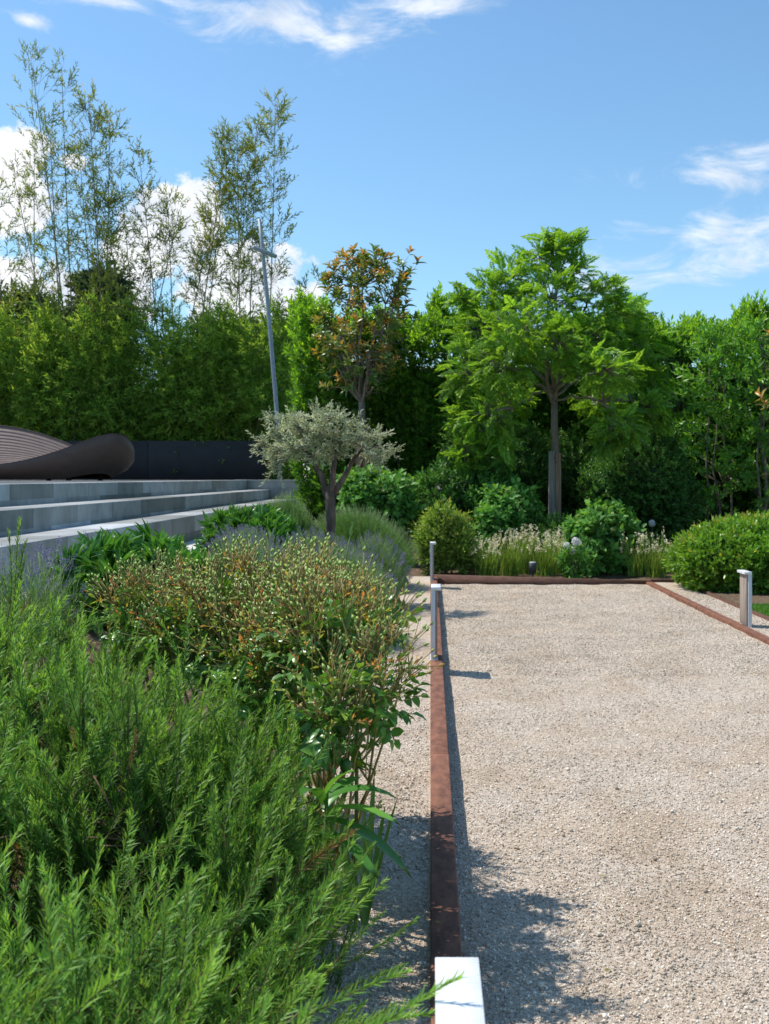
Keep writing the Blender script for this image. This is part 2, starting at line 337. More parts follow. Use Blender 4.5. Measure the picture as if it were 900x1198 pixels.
L_OLIVE = leafmat('olive_leaf', [(0, (.16, .20, .11)), (.5, (.32, .35, .22)), (1, (.56, .57, .43))], .5, .3, .3, (1.2, 1.15, .8), 1.35)
L_HYD = leafmat('hydrangea_leaf', [(0, (.03, .09, .02)), (.6, (.06, .17, .03)), (1, (.15, .31, .05))], .5, .32, .3, gain=1.4)
L_HYDF = leafmat('hydrangea_flower', [(0, (.30, .42, .12)), (1, (.45, .52, .22))], .7, .2, .1)
L_SHRUB = leafmat('dark_shrub_leaf', [(0, (.018, .06, .015)), (.6, (.05, .14, .026)), (1, (.11, .24, .045))], .42, .32, .35, gain=1.4)
L_VARI = leafmat('yellow_green_leaf', [(0, (.05, .13, .025)), (.5, (.11, .22, .035)), (.85, (.24, .34, .06)), (1, (.42, .36, .08))], .4, .3, .35)
L_GLOBE = leafmat('globe_leaf', [(0, (.035, .11, .014)), (.5, (.075, .19, .02)), (.85, (.16, .30, .03)), (1, (.34, .26, .05))], .32, .32, .4)
L_GRASS = leafmat('ornamental_grass', [(0, (.07, .16, .025)), (.6, (.15, .27, .04)), (1, (.30, .36, .08))], .5, .35, .25)
L_CREAM = leafmat('cream_flower', [(0, (.48, .43, .28)), (1, (.74, .68, .52))], .8, .3, .1, (1.1, 1.05, .9))
L_WHITE = leafmat('white_petal', [(0, (.80, .79, .75)), (1, (.86, .86, .84))], .6, .5, .2, (1, 1, 1), 1.0)
L_LAWN = leafmat('lawn_blade', [(0, (.05, .13, .02)), (1, (.12, .25, .04))], .5, .3, .2)
L_CONIF = leafmat('conifer_leaf', [(0, (.012, .03, .016)), (1, (.035, .07, .035))], .6, .1, .2)
L_FAR = leafmat('far_tree_leaf', [(0, (.03, .065, .018)), (1, (.085, .14, .04))], .55, .25, .2)

# ------------------------------------------------------------------ ground, court, bed
def bed_z(x, y):
    t = np.clip((-.5 - x) / 2.0, 0, 1); t = t * t * (3 - 2 * t)
    return .10 + .60 * t + .02 * np.sin(x * 7.1 + y * 3.3) * np.sin(y * 5.7)
def grid(name, m, x0, x1, y0, y1, fz, nx, ny, uv=None):
    xs = np.linspace(x0, x1, nx + 1); ys = np.linspace(y0, y1, ny + 1); X, Y = np.meshgrid(xs, ys)
    Z = fz(X, Y) if callable(fz) else np.full_like(X, fz)
    V = np.stack([X, Y, Z], -1).reshape(-1, 3); F = []
    for j in range(ny):
        for i in range(nx):
            a = j * (nx + 1) + i; F += [(a, a + 1, a + nx + 2), (a, a + nx + 2, a + nx + 1)]
    s = Soup(); s.add(V, F); return kind(s.build(name, m, smooth=True))
grid('ground', GRASS_G, -900, 900, -900, 1500, -.08, 4, 4)
def court_z(x, y): return .006 * np.sin(x * 2.1 + 1) * np.sin(y * .9) + .0035 * np.sin(x * 9 + y * 4) + .003 * np.sin(x * 17 - y * 13)
grid('gravel_court', GRAVEL, .03, 3.17, -4, 15.0, court_z, 60, 260)
grid('gravel_path', GRAVEL, -.75, .0, -4, 15.0, lambda x, y: .095 + .4 * court_z(x, y) + .0 * x, 20, 200)
grid('gravel_strip', GRAVEL, 3.2, 3.61, -4, 14.95, lambda x, y: .012 + .4 * court_z(x, y), 8, 120)
grid('bed_soil', SOIL, -2.62, -.48, -4, 15.2, lambda x, y: bed_z(x, y) + .02 * np.sin(x * 23) * np.sin(y * 19), 40, 300)
def back_z(x, y): return .03 + .30 * np.clip((y - 15) / 6, 0, 1) + .03 * np.sin(x * 4) * np.sin(y * 5)
grid('planting_soil', SOIL, -3.2, 12, 14.97, 26, back_z, 60, 50)
grid('side_soil', SOIL, 3.63, 12, 12.15, 14.99, lambda x, y: .045 + .015 * np.sin(x * 9) * np.sin(y * 8), 30, 12)
grid('lawn', GRASS_G, 3.635, 14, -4, 12.12, .035, 20, 40)
grid('path', PAVE, -3.15, -2.6, -4, 23.6, .725, 2, 20)

# scattered real stones over the nearer gravel
def stones(n, x0, x1, y0, y1, zf, smin, smax):
    oct_ = np.array([(1, 0, 0), (-.9, .1, 0), (0, 1, .1), (.1, -1, 0), (0, 0, .75), (.1, .1, -.7)], float)
    oF = np.array([(0, 2, 4), (2, 1, 4), (1, 3, 4), (3, 0, 4), (2, 0, 5), (1, 2, 5), (3, 1, 5), (0, 3, 5)])
    y = y0 * (y1 / y0) ** RS.rand(n)
    P = np.stack([x0 + (x1 - x0) * RS.rand(n), y, np.zeros(n)], 1); P[:, 2] = zf(P[:, 0], P[:, 1]) + smin * .3
    s = smin * (smax / smin) ** (RS.rand(n) ** 2.2)
    sc = np.stack([s, s * (.55 + .5 * RS.rand(n)), s * (.5 + .4 * RS.rand(n))], 1) * .5
    return scat((oct_, oF, np.full(8, .5)), P, RS.randn(n, 3), RS.randn(n, 3), sc, rmix=0)
so = Soup()
so.add(*stones(120000, .10, 3.10, 2.5, 14.75, court_z, .006, .019))
so.add(*stones(30000, .10, 3.10, 8, 14.75, court_z, .010, .021))
so.add(*stones(14000, -.5, -.01, 2.3, 9, lambda x, y: .095 + 0 * x, .006, .019))
so.add(*stones(5000, 3.21, 3.6, 9, 14, lambda x, y: .012 + 0 * x, .008, .02))
kind(so.build('gravel_stones', STONE), 'stuff')

n = 260; P = np.stack([-.5 + 3.6 * RS.rand(n), 2.4 + 12 * RS.rand(n) ** 1.5, np.full(n, .018)], 1); P[:, 2] += .085 * (P[:, 0] < .0) + .11 * ((P[:, 0] >= 0) & (P[:, 0] < .1))
s = Soup(); s.add(*scat(LEAF2, P, RS.randn(n, 3) * [1, 1, .1], np.array([0, 0, 1.]) + RS.randn(n, 3) * .35, np.stack([.005 + .010 * RS.rand(n), .012 + .02 * RS.rand(n), np.full(n, .01)], 1), 0)); kind(s.build('leaf_litter', leafmat('litter_leaf', [(0, (.10, .05, .025)), (.6, (.26, .15, .07)), (1, (.30, .28, .08))], .8, .1, .2, gain=1.0)), 'stuff')
s = Soup(); s.add(*stones(420, .12, 3.05, 2.5, 14, court_z, .018, .038)); kind(s.build('loose_pebbles', STONE), 'stuff')
# steel edgings and timbers
def curb(name, label, m, x0, x1, segs, ztop, zbot=-.06):
    t = thing(name, label, 'edging', ((x0 + x1) / 2, segs[0][0], 0))
    for (y0, y1) in segs: q = RS.randn() * .0025; bbox_obj('beam', m, t, x0 + q, x1 + q, y0 + .004, y1 - .004, zbot, ztop + RS.randn() * .002, .006)
    return t
curb('court_edging', 'long rusty brown beam edging along the left side of the gravel court', RUST, 0.0, .095, [(-3.5, -.4), (-.4, 2.75), (2.75, 5.3), (5.3, 7.95), (7.95, 11.2), (11.2, 14.75)], .12)
curb('court_edging', 'low rusty edging along the right side of the gravel court, beside the lone bollard light', RUST, 3.11, 3.20, [(-3.5, 1), (1, 5.0), (5.0, 9.0), (9, 12.0), (12.0, 14.8)], .04)
t = thing('court_edging', 'rusty cross beam, darkened for its shaded face, closing the far end of the gravel court', 'edging', (1.6, 14.9, 0))
s = Soup(); V = [(0, 14.8, -.05), (3.2, 14.8, -.05), (3.2, 14.8, .045), (0, 14.8, .135), (0, 14.92, -.05), (3.2, 14.92, -.05), (3.2, 14.92, .045), (0, 14.92, .135)]
Q = [(0, 1, 2, 3), (5, 4, 7, 6), (3, 2, 6, 7), (1, 5, 6, 2), (4, 0, 3, 7), (4, 5, 1, 0)]
s.add(V, [f for q in Q for f in ((q[0], q[1], q[2]), (q[0], q[2], q[3]))]); s.build('beam', RUST_D, t)
bbox_obj('beam', RUST_D, t, 3.203, 5.6, 14.93, 14.97, -.05, .06, .004)
t = thing('lawn_edging', 'thin rusty steel strip between the right gravel strip and the lawn', 'edging', (3.615, 6, 0))
bbox_obj('strip', RUST_D, t, 3.612, 3.632, -3.9, 14.9, -.05, .05, 0)

# bollard lights: upside-down L blades
def bollard(x, y, z, side, h, label):
    t = thing('bollard_light', label, 'bollard light', (x, y, z), 'white blade bollard lights along the gravel court')
    D = .25; s = side
    def bx(n, m, a, b, y0, y1, z0, z1, bev=.002): 
        a, b = sorted((a * s, b * s)); return bbox_obj(n, m, t, x + a, x + b, y + y0, y + y1, z + z0, z + z1, bev)
    bx('post', GREYM, 0, .034, 0, D, 0, h - .026)  # white plate coloured grey for its shaded front
    bx('cap', WHITE, 0, .078, -.002, D + .002, h - .025, h)
    bx('wood_panel', WOODP, .0355, .052, .02, D - .01, .02, h - .03)
    bx('base_plate', GREYM, -.006, .055, -.008, D + .008, -.003, .006)
bollard(.008, 1.585, .12, 1, .57, 'nearest bollard light, its white cap cut off by the bottom of the picture')
bollard(.002, 8.0, .12, 1, .57, 'slim bollard light halfway along the left edging, beside the rose bushes')
bollard(-.008, 14.2, .12, 1, .52, 'smallest bollard light at the far left corner of the court')
bollard(3.275, 10.45, .012, -1, .57, 'bollard light with a wood panel standing right of the court by the lawn')

# ------------------------------------------------------------------ terrace and steps
TX = (-4.2, -3.68, -3.1); ZT = 1.48; Z2 = 1.262; Z3 = 1.045; YE = 23.5
g = Soup(); box(g, -40, TX[0] - .35, -8, 27, -.05, ZT - .004); kind(g.build('terrace', texmat('terrace_paving', (.20, .20, .195), (.28, .28, .27), 4, .85, .1, .003)))
t = thing('concrete_steps', 'three long grey concrete steps climbing to the terrace on the left', 'steps', (-3.7, 8, .72))
bbox_obj('step', CONC, t, TX[0] - .349, TX[0], -6, YE - .003, .6, ZT, .006)
bbox_obj('step', CONC, t, TX[0] + .002, TX[1], -6, YE - .003, .6, Z2, .006)
bbox_obj('step', CONC, t, TX[1] + .002, TX[2], -6, YE - .003, .6, Z3, .006)
t = thing('retaining_wall', 'grey concrete end wall closing the far end of the steps behind the olive tree', 'wall', (-3.4, YE + .15, 0))
bbox_obj('wall_face', CONC, t, TX[0] - .3, -2.62, YE, YE + .32, -.1, ZT - .035, .004)
bbox_obj('coping', texmat('coping', (.33, .32, .31), (.44, .43, .41), 6, .8, .1, .002), t, TX[0] - .3, -2.60, YE - .02, YE + .34, ZT - .034, ZT + .006, .004)
t = thing('planter_wall', 'low black panel wall in front of the bamboo on the terrace', 'wall', (-10, 26.2, ZT))
for i in range(7):
    a = -4.2 - i * 3.0
    bbox_obj('panel', BLACKW, t, a - 2.99, a, 26.1, 26.2, ZT - .1, 2.47, .003)

# lounge: saddle-shaped slatted seat
def lounge(cx, cy, ax, ay):
    t = thing('lounge_seat', 'wavy dark brown slatted lounge seat on the terrace', 'lounge seat', (cx, cy, ZT))
    key = [(-180, .95), (-140, .60), (-105, .30), (-80, .34), (-55, .62), (-32, .98), (-10, .90), (12, .54), (35, .32), (58, .52), (80, .90), (105, 1.16), (140, 1.12), (180, .95)]
    kd = np.array([k[0] for k in key], float); kh = np.array([k[1] for k in key])
    n = 160; th = np.linspace(-180, 180, n, endpoint=False)
    H = np.interp(th, kd, kh); 
    for _ in range(60): H = (np.roll(H, 1) + H * 2 + np.roll(H, -1)) / 4
    H = (H - H.mean()) * 1.12 + H.mean()
    r = np.radians(th); C, Sn = np.cos(r), np.sin(r)
    s = Soup(); arch = .035 + .10 * np.clip(np.sin(r * 3 + 2.6), 0, 1)
    rows = []
    for f, w in ((0.0, .80), (.15, .86), (.4, .95), (.7, 1.0), (.92, 1.0), (1.0, .985)):
        rows.append(np.stack([cx + ax * w * C, cy + ay * w * Sn, ZT + arch + (H - arch) * f], 1))
    K = 17
    for k in range(K):
        f = 1 - k / K; f2 = 1 - (k + 1) / K
        def zz(q): return ZT + .30 + (H - .30) * q ** 1.7
        wa, wb = .975 * f + .02, .975 * f2 + .02
        wc = wa + (wb - wa) * .62; fc = f + (f2 - f) * .62; tz = [zz(f) + .004, zz(fc) + .004, zz(fc) - .010]
        rows += [np.stack([cx + ax * w * C, cy + ay * w * Sn, q], 1) for w, q in ((wa, tz[0]), (wc, tz[1]), (wc, tz[2]), (wb, zz(f2) - .012), (wb, zz(f2) + .003))]
    V = np.concatenate(rows); F = []
    for i in range(len(rows) - 1):
        for j in range(n):
            a, b = i * n + j, i * n + (j + 1) % n; F += [(a, b, b + n), (a, b + n, a + n)]
    s.add(V[:6 * n], [f for f in F if max(f) < 6 * n]); s.build('shell', BROWNP, t, smooth=True)
    s = Soup(); F2 = [tuple(np.array(f) - 5 * n) for f in F if min(f) >= 5 * n]; s.add(V[5 * n:], F2); s.build('slats', BROWN_LIT, t)
    for k in range(6):
        s = Soup(); a = k * 1.05 + .3; tube(s, [(cx + ax * .72 * math.cos(a), cy + ay * .72 * math.sin(a), ZT - .005), (cx + ax * .72 * math.cos(a), cy + ay * .72 * math.sin(a), ZT + .2)], .05, 8)
        s.build('foot', BLACKW, t)
lounge(-8.35, 20.6, 2.38, 1.15)

# pole with cross bar
t = thing('metal_pole', 'tall leaning galvanised pole with a short cross bar in front of the bamboo', 'pole', tuple(at(327, 560, 24.3)))
s = Soup(); P = [at(327, 566, 24.3), at(325.5, 500, 24.3), at(320.5, 440, 24.3), at(313, 350, 24.3), at(308, 300, 24.3), at(303.5, 256, 24.3)]
tube(s, P, [.05, .05, .052, .05, .045, .04], 10); s.build('pole', GALV, t, smooth=True)
s = Soup(); tube(s, [at(296, 289, 23.9), at(323, 300, 24.4)], .05, 10); s.build('cross_bar', GALV, t, smooth=True)

# ------------------------------------------------------------------ plants
def variants(k, *a, **kw): return [shoot(*a, **kw) for _ in range(k)]
def plant(T, P, A, Nn, sc, fol, stm, Rb=None):
    n = len(P); idx = RS.randint(len(T), size=n)
    for i in range(len(T)):
        q = idx == i
        if not q.any(): continue
        R = None if Rb is None else Rb[q]
        fol.add(*scat(T[i][0], P[q], A[q], Nn[q], sc[q], .5, R)); 
        if stm is not None: stm.add(*scat(T[i][1], P[q], A[q], Nn[q], sc[q], .5))
def pn(p, s=1.0, seed=0):
    p = p * s + seed
    return (np.sin(p[:, 0] * 2.1 + 1.3 * np.sin(p[:, 1] * 1.7)) + np.sin(p[:, 1] * 2.7 + 1.1 * np.sin(p[:, 2] * 2.3)) + np.sin(p[:, 2] * 3.1 + 1.2 * np.sin(p[:, 0] * 1.9))) / 3
def shell(lobes, dens, inner=.6, zmin=.05, bump=.12, gap=-2, pw=.5):
    """points and outward normals spread through the outer part of ellipsoid lobes"""
    Ps, Ns, Rr = [], [], []
    for k, (x, y, z, rx, ry, rz) in enumerate(lobes):
        area = 4 * math.pi * ((rx * ry) ** 1.6 / 3 + (rx * rz) ** 1.6 / 3 + (ry * rz) ** 1.6 / 3) ** (1 / 1.6)
        n = int(area * dens)
        if n == 0: continue
        d = nrm(RS.randn(n, 3)); u = inner + (1 - inner) * RS.rand(n) ** pw
        sc = np.array([rx, ry, rz]); p = np.array([x, y, z]) + d * sc * (u * (1 + bump * pn(d * sc + [x, y, z], 6, k)))[:, None]
        nn = nrm(d / sc)
        keep = p[:, 2] > zmin
        if gap > -1: keep &= pn(p, 4.0, k * 3) > gap
        for j, (a, b, c, ra, rb, rc) in enumerate(lobes):
            if j != k: keep &= (((p - [a, b, c]) / [ra, rb, rc]) ** 2).sum(1) > .5
        Ps.append(p[keep]); Ns.append(nn[keep]); Rr.append(u[keep])
    return np.concatenate(Ps), np.concatenate(Ns), np.concatenate(Rr)
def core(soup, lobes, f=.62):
    """bumpy closed shells in the darkest leaf tones, painting the shade inside foliage"""
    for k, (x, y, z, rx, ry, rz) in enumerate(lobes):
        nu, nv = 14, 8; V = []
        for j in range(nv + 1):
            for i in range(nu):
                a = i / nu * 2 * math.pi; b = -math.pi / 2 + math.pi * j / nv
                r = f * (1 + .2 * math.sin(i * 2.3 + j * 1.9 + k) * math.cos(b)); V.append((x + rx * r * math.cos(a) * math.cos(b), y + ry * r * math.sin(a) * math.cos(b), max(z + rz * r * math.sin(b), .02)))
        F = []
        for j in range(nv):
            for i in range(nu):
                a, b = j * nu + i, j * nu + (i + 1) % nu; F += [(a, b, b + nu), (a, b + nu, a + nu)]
        soup.add(V, F, .1)  # low value picks the dark leaf tones, in place of inner shade
def bush(name, label, cat, lobes, T, dens, lm, sm, base=None, up=.5, out=.8, jit=.35, scale=(.8, 1.2), inner=.6, gap=-2, group=None, coref=.6, nstem=10, zmin=.05, bump=.12, stemr=.012, lightup=.25, toprnd=1.0):
    base = np.array(base if base is not None else (np.mean([l[0] for l in lobes]), np.mean([l[1] for l in lobes]), .1))
    t = thing(name, label, cat, tuple(base), group)
    fol, stm = Soup(), Soup()
    P, Nn, u = shell(lobes, dens, inner, zmin, bump, gap)
    n = len(P); A = nrm(Nn * out + np.array([0, 0, up]) + RS.randn(n, 3) * jit)
    sc = scale[0] + (scale[1] - scale[0]) * RS.rand(n)
    zs = P[:, 2]; zt = (zs - zs.min()) / max(zs.max() - zs.min(), .01)
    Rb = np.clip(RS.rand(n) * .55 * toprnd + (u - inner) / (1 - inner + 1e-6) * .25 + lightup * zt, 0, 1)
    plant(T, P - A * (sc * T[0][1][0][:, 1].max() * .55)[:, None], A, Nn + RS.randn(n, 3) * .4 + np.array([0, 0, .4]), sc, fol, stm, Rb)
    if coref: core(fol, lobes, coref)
    for i in range(nstem):
        l = lobes[i % len(lobes)]; e = np.array(l[:3]) + RS.randn(3) * np.array(l[3:]) * .35; b = base + np.array([RS.randn() * .06, RS.randn() * .06, -.05])
        tube(stm, path(b, e, 5, .05), np.linspace(stemr, stemr * .4, 5), 5)
    fol.build('foliage', lm, t); stm.build('stems', sm, t)
    return t
def lob(px, py, Y, rx, rz, ry=None):
    c = at(px, py, Y); k = Y / FPX; return (c[0], Y, c[2], rx * k, (ry if ry is not None else rx * k * .9), rz * k)

# --- pinnate tree (staked)
def pinnate(n=11, L=.36):
    t = np.linspace(.2, .98, n); V, F, R = [], [], []
    s = Soup(); y = t * L; z = -.35 * L * t ** 2
    for sd in (-1, 1):
        P = np.stack([0 * y, y, z], 1); A = np.stack([sd * np.ones(n), .55 + 0 * y, -.25 + RS.randn(n) * .15], 1)
        ll = L * .30 * (1 - .5 * np.abs(2 * t - 1) ** 2) * (1 + RS.randn(n) * .1)
        s.add(*scat(LEAF2, P, A, np.tile([0, .15, 1.0], (n, 1)) + RS.randn(n, 3) * .15, np.stack([ll * .36, ll, ll], 1), 0))
    s.add(*scat(LEAF2, np.array([[0, L * .97, -.34 * L]]), np.array([[0, 1, -.5]]), np.array([[0, .3, 1.]]), np.array([[L * .12, L * .27, L * .2]]), 0))
    st = Soup(); yy = np.linspace(0, .97, 5); tube(st, np.stack([0 * yy, yy * L, -.35 * L * yy ** 2], 1), .0022, 3)
    return s.arrays(), st.arrays()
def staked_tree():
    Y = 18.0; b = at(649, 612, Y); b[2] = .15
    t = thing('pinnate_tree', 'large light green feathery-leaved tree tied to wooden stakes behind the court', 'tree', tuple(b))
    fork = at(649, 470, Y)
    s = Soup(); tr = path(b, fork, 7, .01); tube(s, tr, np.linspace(.085, .06, 7), 10)
    lead = path(fork, at(652, 330, Y + .1), 7, .03); tube(s, lead, np.linspace(.055, .015, 7), 8)
    tube(s, path(fork + [0, 0, -.1], at(634, 400, Y - .2), 6, .03), np.linspace(.045, .02, 6), 7)
    LP = [lead]
    for (ax_, ay_, ad_, br_) in ((606, 436, -.5, .040), (584, 410, .3, .034), (690, 425, -.4, .038), (716, 432, .5, .032), (626, 372, -.4, .034), (682, 365, .3, .032), (600, 478, -.7, .026), (705, 470, -.8, .026)):
        q = path(fork + (lead[-1] - fork) * RS.rand() * .12, at(ax_, ay_, Y + ad_), 9, .025, .07); tube(s, q, np.linspace(br_, br_ * .45, 9), 7); LP.append(q[3:])
    LP = np.concatenate(LP)
    s.build('trunk', BARK_G, t, smooth=True)
    LB = [(656, 290, 0, 20, 16), (632, 302, .2, 30, 22), (668, 315, .1, 26, 26), (702, 342, -.1, 30, 22), (600, 325, .3, 38, 26), (575, 345, .2, 36, 28), (645, 350, -.2, 46, 36), (726, 368, .3, 34, 28), (690, 395, -.3, 46, 34), (546, 352, 0, 16, 12),
          (556, 385, .1, 36, 40), (610, 388, -.9, 44, 36), (655, 405, -.9, 44, 28), (754, 408, .1, 30, 26), (735, 432, .2, 38, 30), (548, 436, -.4, 30, 38), (590, 428, -.9, 40, 32), (706, 432, -1.2, 42, 26), (768, 448, 0, 22, 20),
          (543, 490, -.3, 22, 36), (572, 486, -.8, 30, 32), (757, 476, -.5, 30, 20), (724, 494, -1.0, 34, 22), (700, 468, 1.0, 34, 28), (598, 462, 1.1, 34, 28), (546, 530, -.5, 20, 22), (586, 522, -.6, 26, 18), (714, 518, -.7, 22, 14), (776, 490, -.4, 12, 14), (640, 276, 0, 12, 8), (670, 280, 0, 12, 9), (745, 388, .1, 14, 10), (536, 345, .1, 10, 8)]
    br, fol, rac = Soup(), Soup(), Soup(); T = [pinnate(12, .36), pinnate(14, .42), pinnate(11, .32), pinnate(10, .28)]
    for (px, py, dy, rx, rz) in LB:
        c = at(px, py, Y + dy); k = Y / FPX; r = np.array([rx * k, max(rx, rz) * k * .9, rz * k])
        dd = np.linalg.norm(LP - c, axis=1) + 1.2 * np.maximum(LP[:, 2] - c[2] + .25, 0) * (c[2] > fork[2] + .4); st = LP[np.argmin(dd)]
        p = path(st, c, 7, .06, .10); tube(br, p, np.linspace(.022, .007, 7), 6)
        n = int(92 * (rx * rz) / 1000 + 14)
        d = nrm(RS.randn(n, 3)); u = .35 + .65 * RS.rand(n) ** .6; e = c + d * r * u[:, None]
        for i in range(0, n, 4): tube(br, path(c, e[i], 3, .05), np.linspace(.008, .003, 3), 3)
        out = nrm(d * r); A = nrm(out * .9 + np.array([0, 0, .28]) + RS.randn(n, 3) * .45 + nrm(c - (fork + [0, 0, .8])) * .3)
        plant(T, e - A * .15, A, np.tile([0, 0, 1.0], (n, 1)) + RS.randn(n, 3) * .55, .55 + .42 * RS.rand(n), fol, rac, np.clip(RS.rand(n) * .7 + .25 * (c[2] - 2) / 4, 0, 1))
    fol.build('crown', L_LOCUST, t); 
    bo = br.build('branches', BARK_G, t); rac.build('leaf_stalks', GREENSTEM, t)
    st = thing('tree_stake', 'grey square stake on the left of the feathery tree trunk', 'tree stake', tuple(at(645.6, 612, Y - .16)), 'wooden tree stakes')
    a = at(645.6, 528, Y - .16); bbox_obj('post', STAKE_G, st, a[0] - .052, a[0] + .050, a[1] - .05, a[1] + .05, .05, a[2], .006)
    s = Soup(); tube(s, [(a[0] + .04, a[1] - .06, a[2] - .12), (b[0], b[1], a[2] - .09)], .012, 5); s.build('tie', BLACKW, st)
    st = thing('tree_stake', 'brown square stake on the right of the feathery tree trunk', 'tree stake', tuple(at(652.4, 612, Y - .15)), 'wooden tree stakes')
    a = at(652.8, 530, Y - .15); bbox_obj('post', STAKE, st, a[0] - .048, a[0] + .052, a[1] - .05, a[1] + .05, .05, a[2], .006)
    s = Soup(); tube(s, [(a[0] - .04, a[1] - .06, a[2] - .16), (b[0], b[1], a[2] - .13)], .012, 5); s.build('tie', BLACKW, st)
staked_tree()

# --- magnolia
def magnolia():
    Y = 19.0; b = at(423, 600, Y); b[2] = .2
    t = thing('magnolia_tree', 'slender magnolia with orange-brown and green leaves behind the olive tree', 'tree', tuple(b))
    fork = at(423, 462, Y); s = Soup(); tube(s, path(b, fork, 6, .008), np.linspace(.085, .06, 6), 10); s.build('trunk', BARK_G, t, smooth=True)
    T = [shoot(8, .15, .17, .072, 1.0, LEAF8, .1, .2) for _ in range(5)]
    T2 = [shoot(5, .12, .16, .068, .95, LEAF8, .1, .2) for _ in range(4)]
    br, fol, st2 = Soup(), Soup(), Soup()
    ends = []
    for i in range(215):
        v = RS.rand() ** 1.0; yy = 458 - 156 * v; w = 58 * math.sin(math.pi * min(1, max(.12, (1 - v) * .72 + .16))) ** .8
        a = RS.rand() * 6.28; rr = RS.rand() ** .45; px = 424 + w * rr * math.cos(a) + (6 * v); ends.append((px, yy, Y + w * rr * math.sin(a) * Y / FPX))
    ends += [(487, 312, Y), (478, 300, Y), (472, 330, Y), (465, 345, Y), (480, 322, Y + .2), (413, 298, Y), (437, 300, Y), (385, 330, Y), (392, 322, Y), (378, 378, Y), (380, 400, Y), (402, 452, Y), (380, 440, Y + .2), (446, 460, Y), (385, 455, Y), (455, 440, Y)]
    mains = []
    for i in range(22):
        a = i / 22 * 6.28 + RS.randn() * .2; h = RS.rand(); e = fork + np.array([math.cos(a) * (.5 + .2 * h), math.sin(a) * (.5 + .2 * h), .5 + 1.3 * h])
        p = path(fork - [0, 0, .05 + RS.rand() * .15], e, 6, .03, -.05); tube(br, p, np.linspace(.026, .011, 6), 5); mains.append(p)
    mp = np.concatenate([m[2:] for m in mains] + [path(fork, fork + [0.02, 0, 2.0], 8, .02)]); tube(br, path(fork, fork + [.02, 0, 2.0], 8, .02), np.linspace(.04, .012, 8), 6)
    for (px, py, yy) in ends:
        e = at(px, py, yy); low = mp[mp[:, 2] < e[2] + .05]; low = low if len(low) else mp
        a = low[np.argmin(np.linalg.norm(low - e, axis=1))]; tube(br, path(a, e, 4, .05), np.linspace(.010, .004, 4), 4)
        d = nrm(e - fork + RS.randn(3) * .4) + [0, 0, .5]
        q = np.array([e, e - (e - a) * .3]); A = np.array([nrm(d), nrm(d + RS.randn(3) * .5)])
        plant(T, q[:1], A[:1], RS.randn(1, 3), np.array([1.0 + .25 * RS.randn() * .5]), fol, st2, np.clip(RS.rand(1) ** .9 * 1.0, 0, 1))
        plant(T2, q[1:], A[1:], RS.randn(1, 3), np.array([.9]), fol, st2, RS.rand(1) * .7)
    fol.build('crown', L_MAG, t); br.build('branches', BARK_G, t)
    for i, (px, lab) in enumerate(((419.5, 'brown stake just left of the magnolia trunk'), (428.5, 'brown stake just right of the magnolia trunk'))):
        a = at(px, 497 + 4 * i, Y - .15); st = thing('tree_stake', lab, 'tree stake', (a[0], a[1], .1), 'wooden tree stakes')
        bbox_obj('post', STAKE, st, a[0] - .045, a[0] + .045, a[1] - .04, a[1] + .04, .05, a[2], .006)
        s = Soup(); tube(s, [(a[0], a[1] - .05, a[2] - .15), (b[0], b[1] - .1, a[2] - .15)], .012, 5); s.build('tie', BLACKW, st)
magnolia()

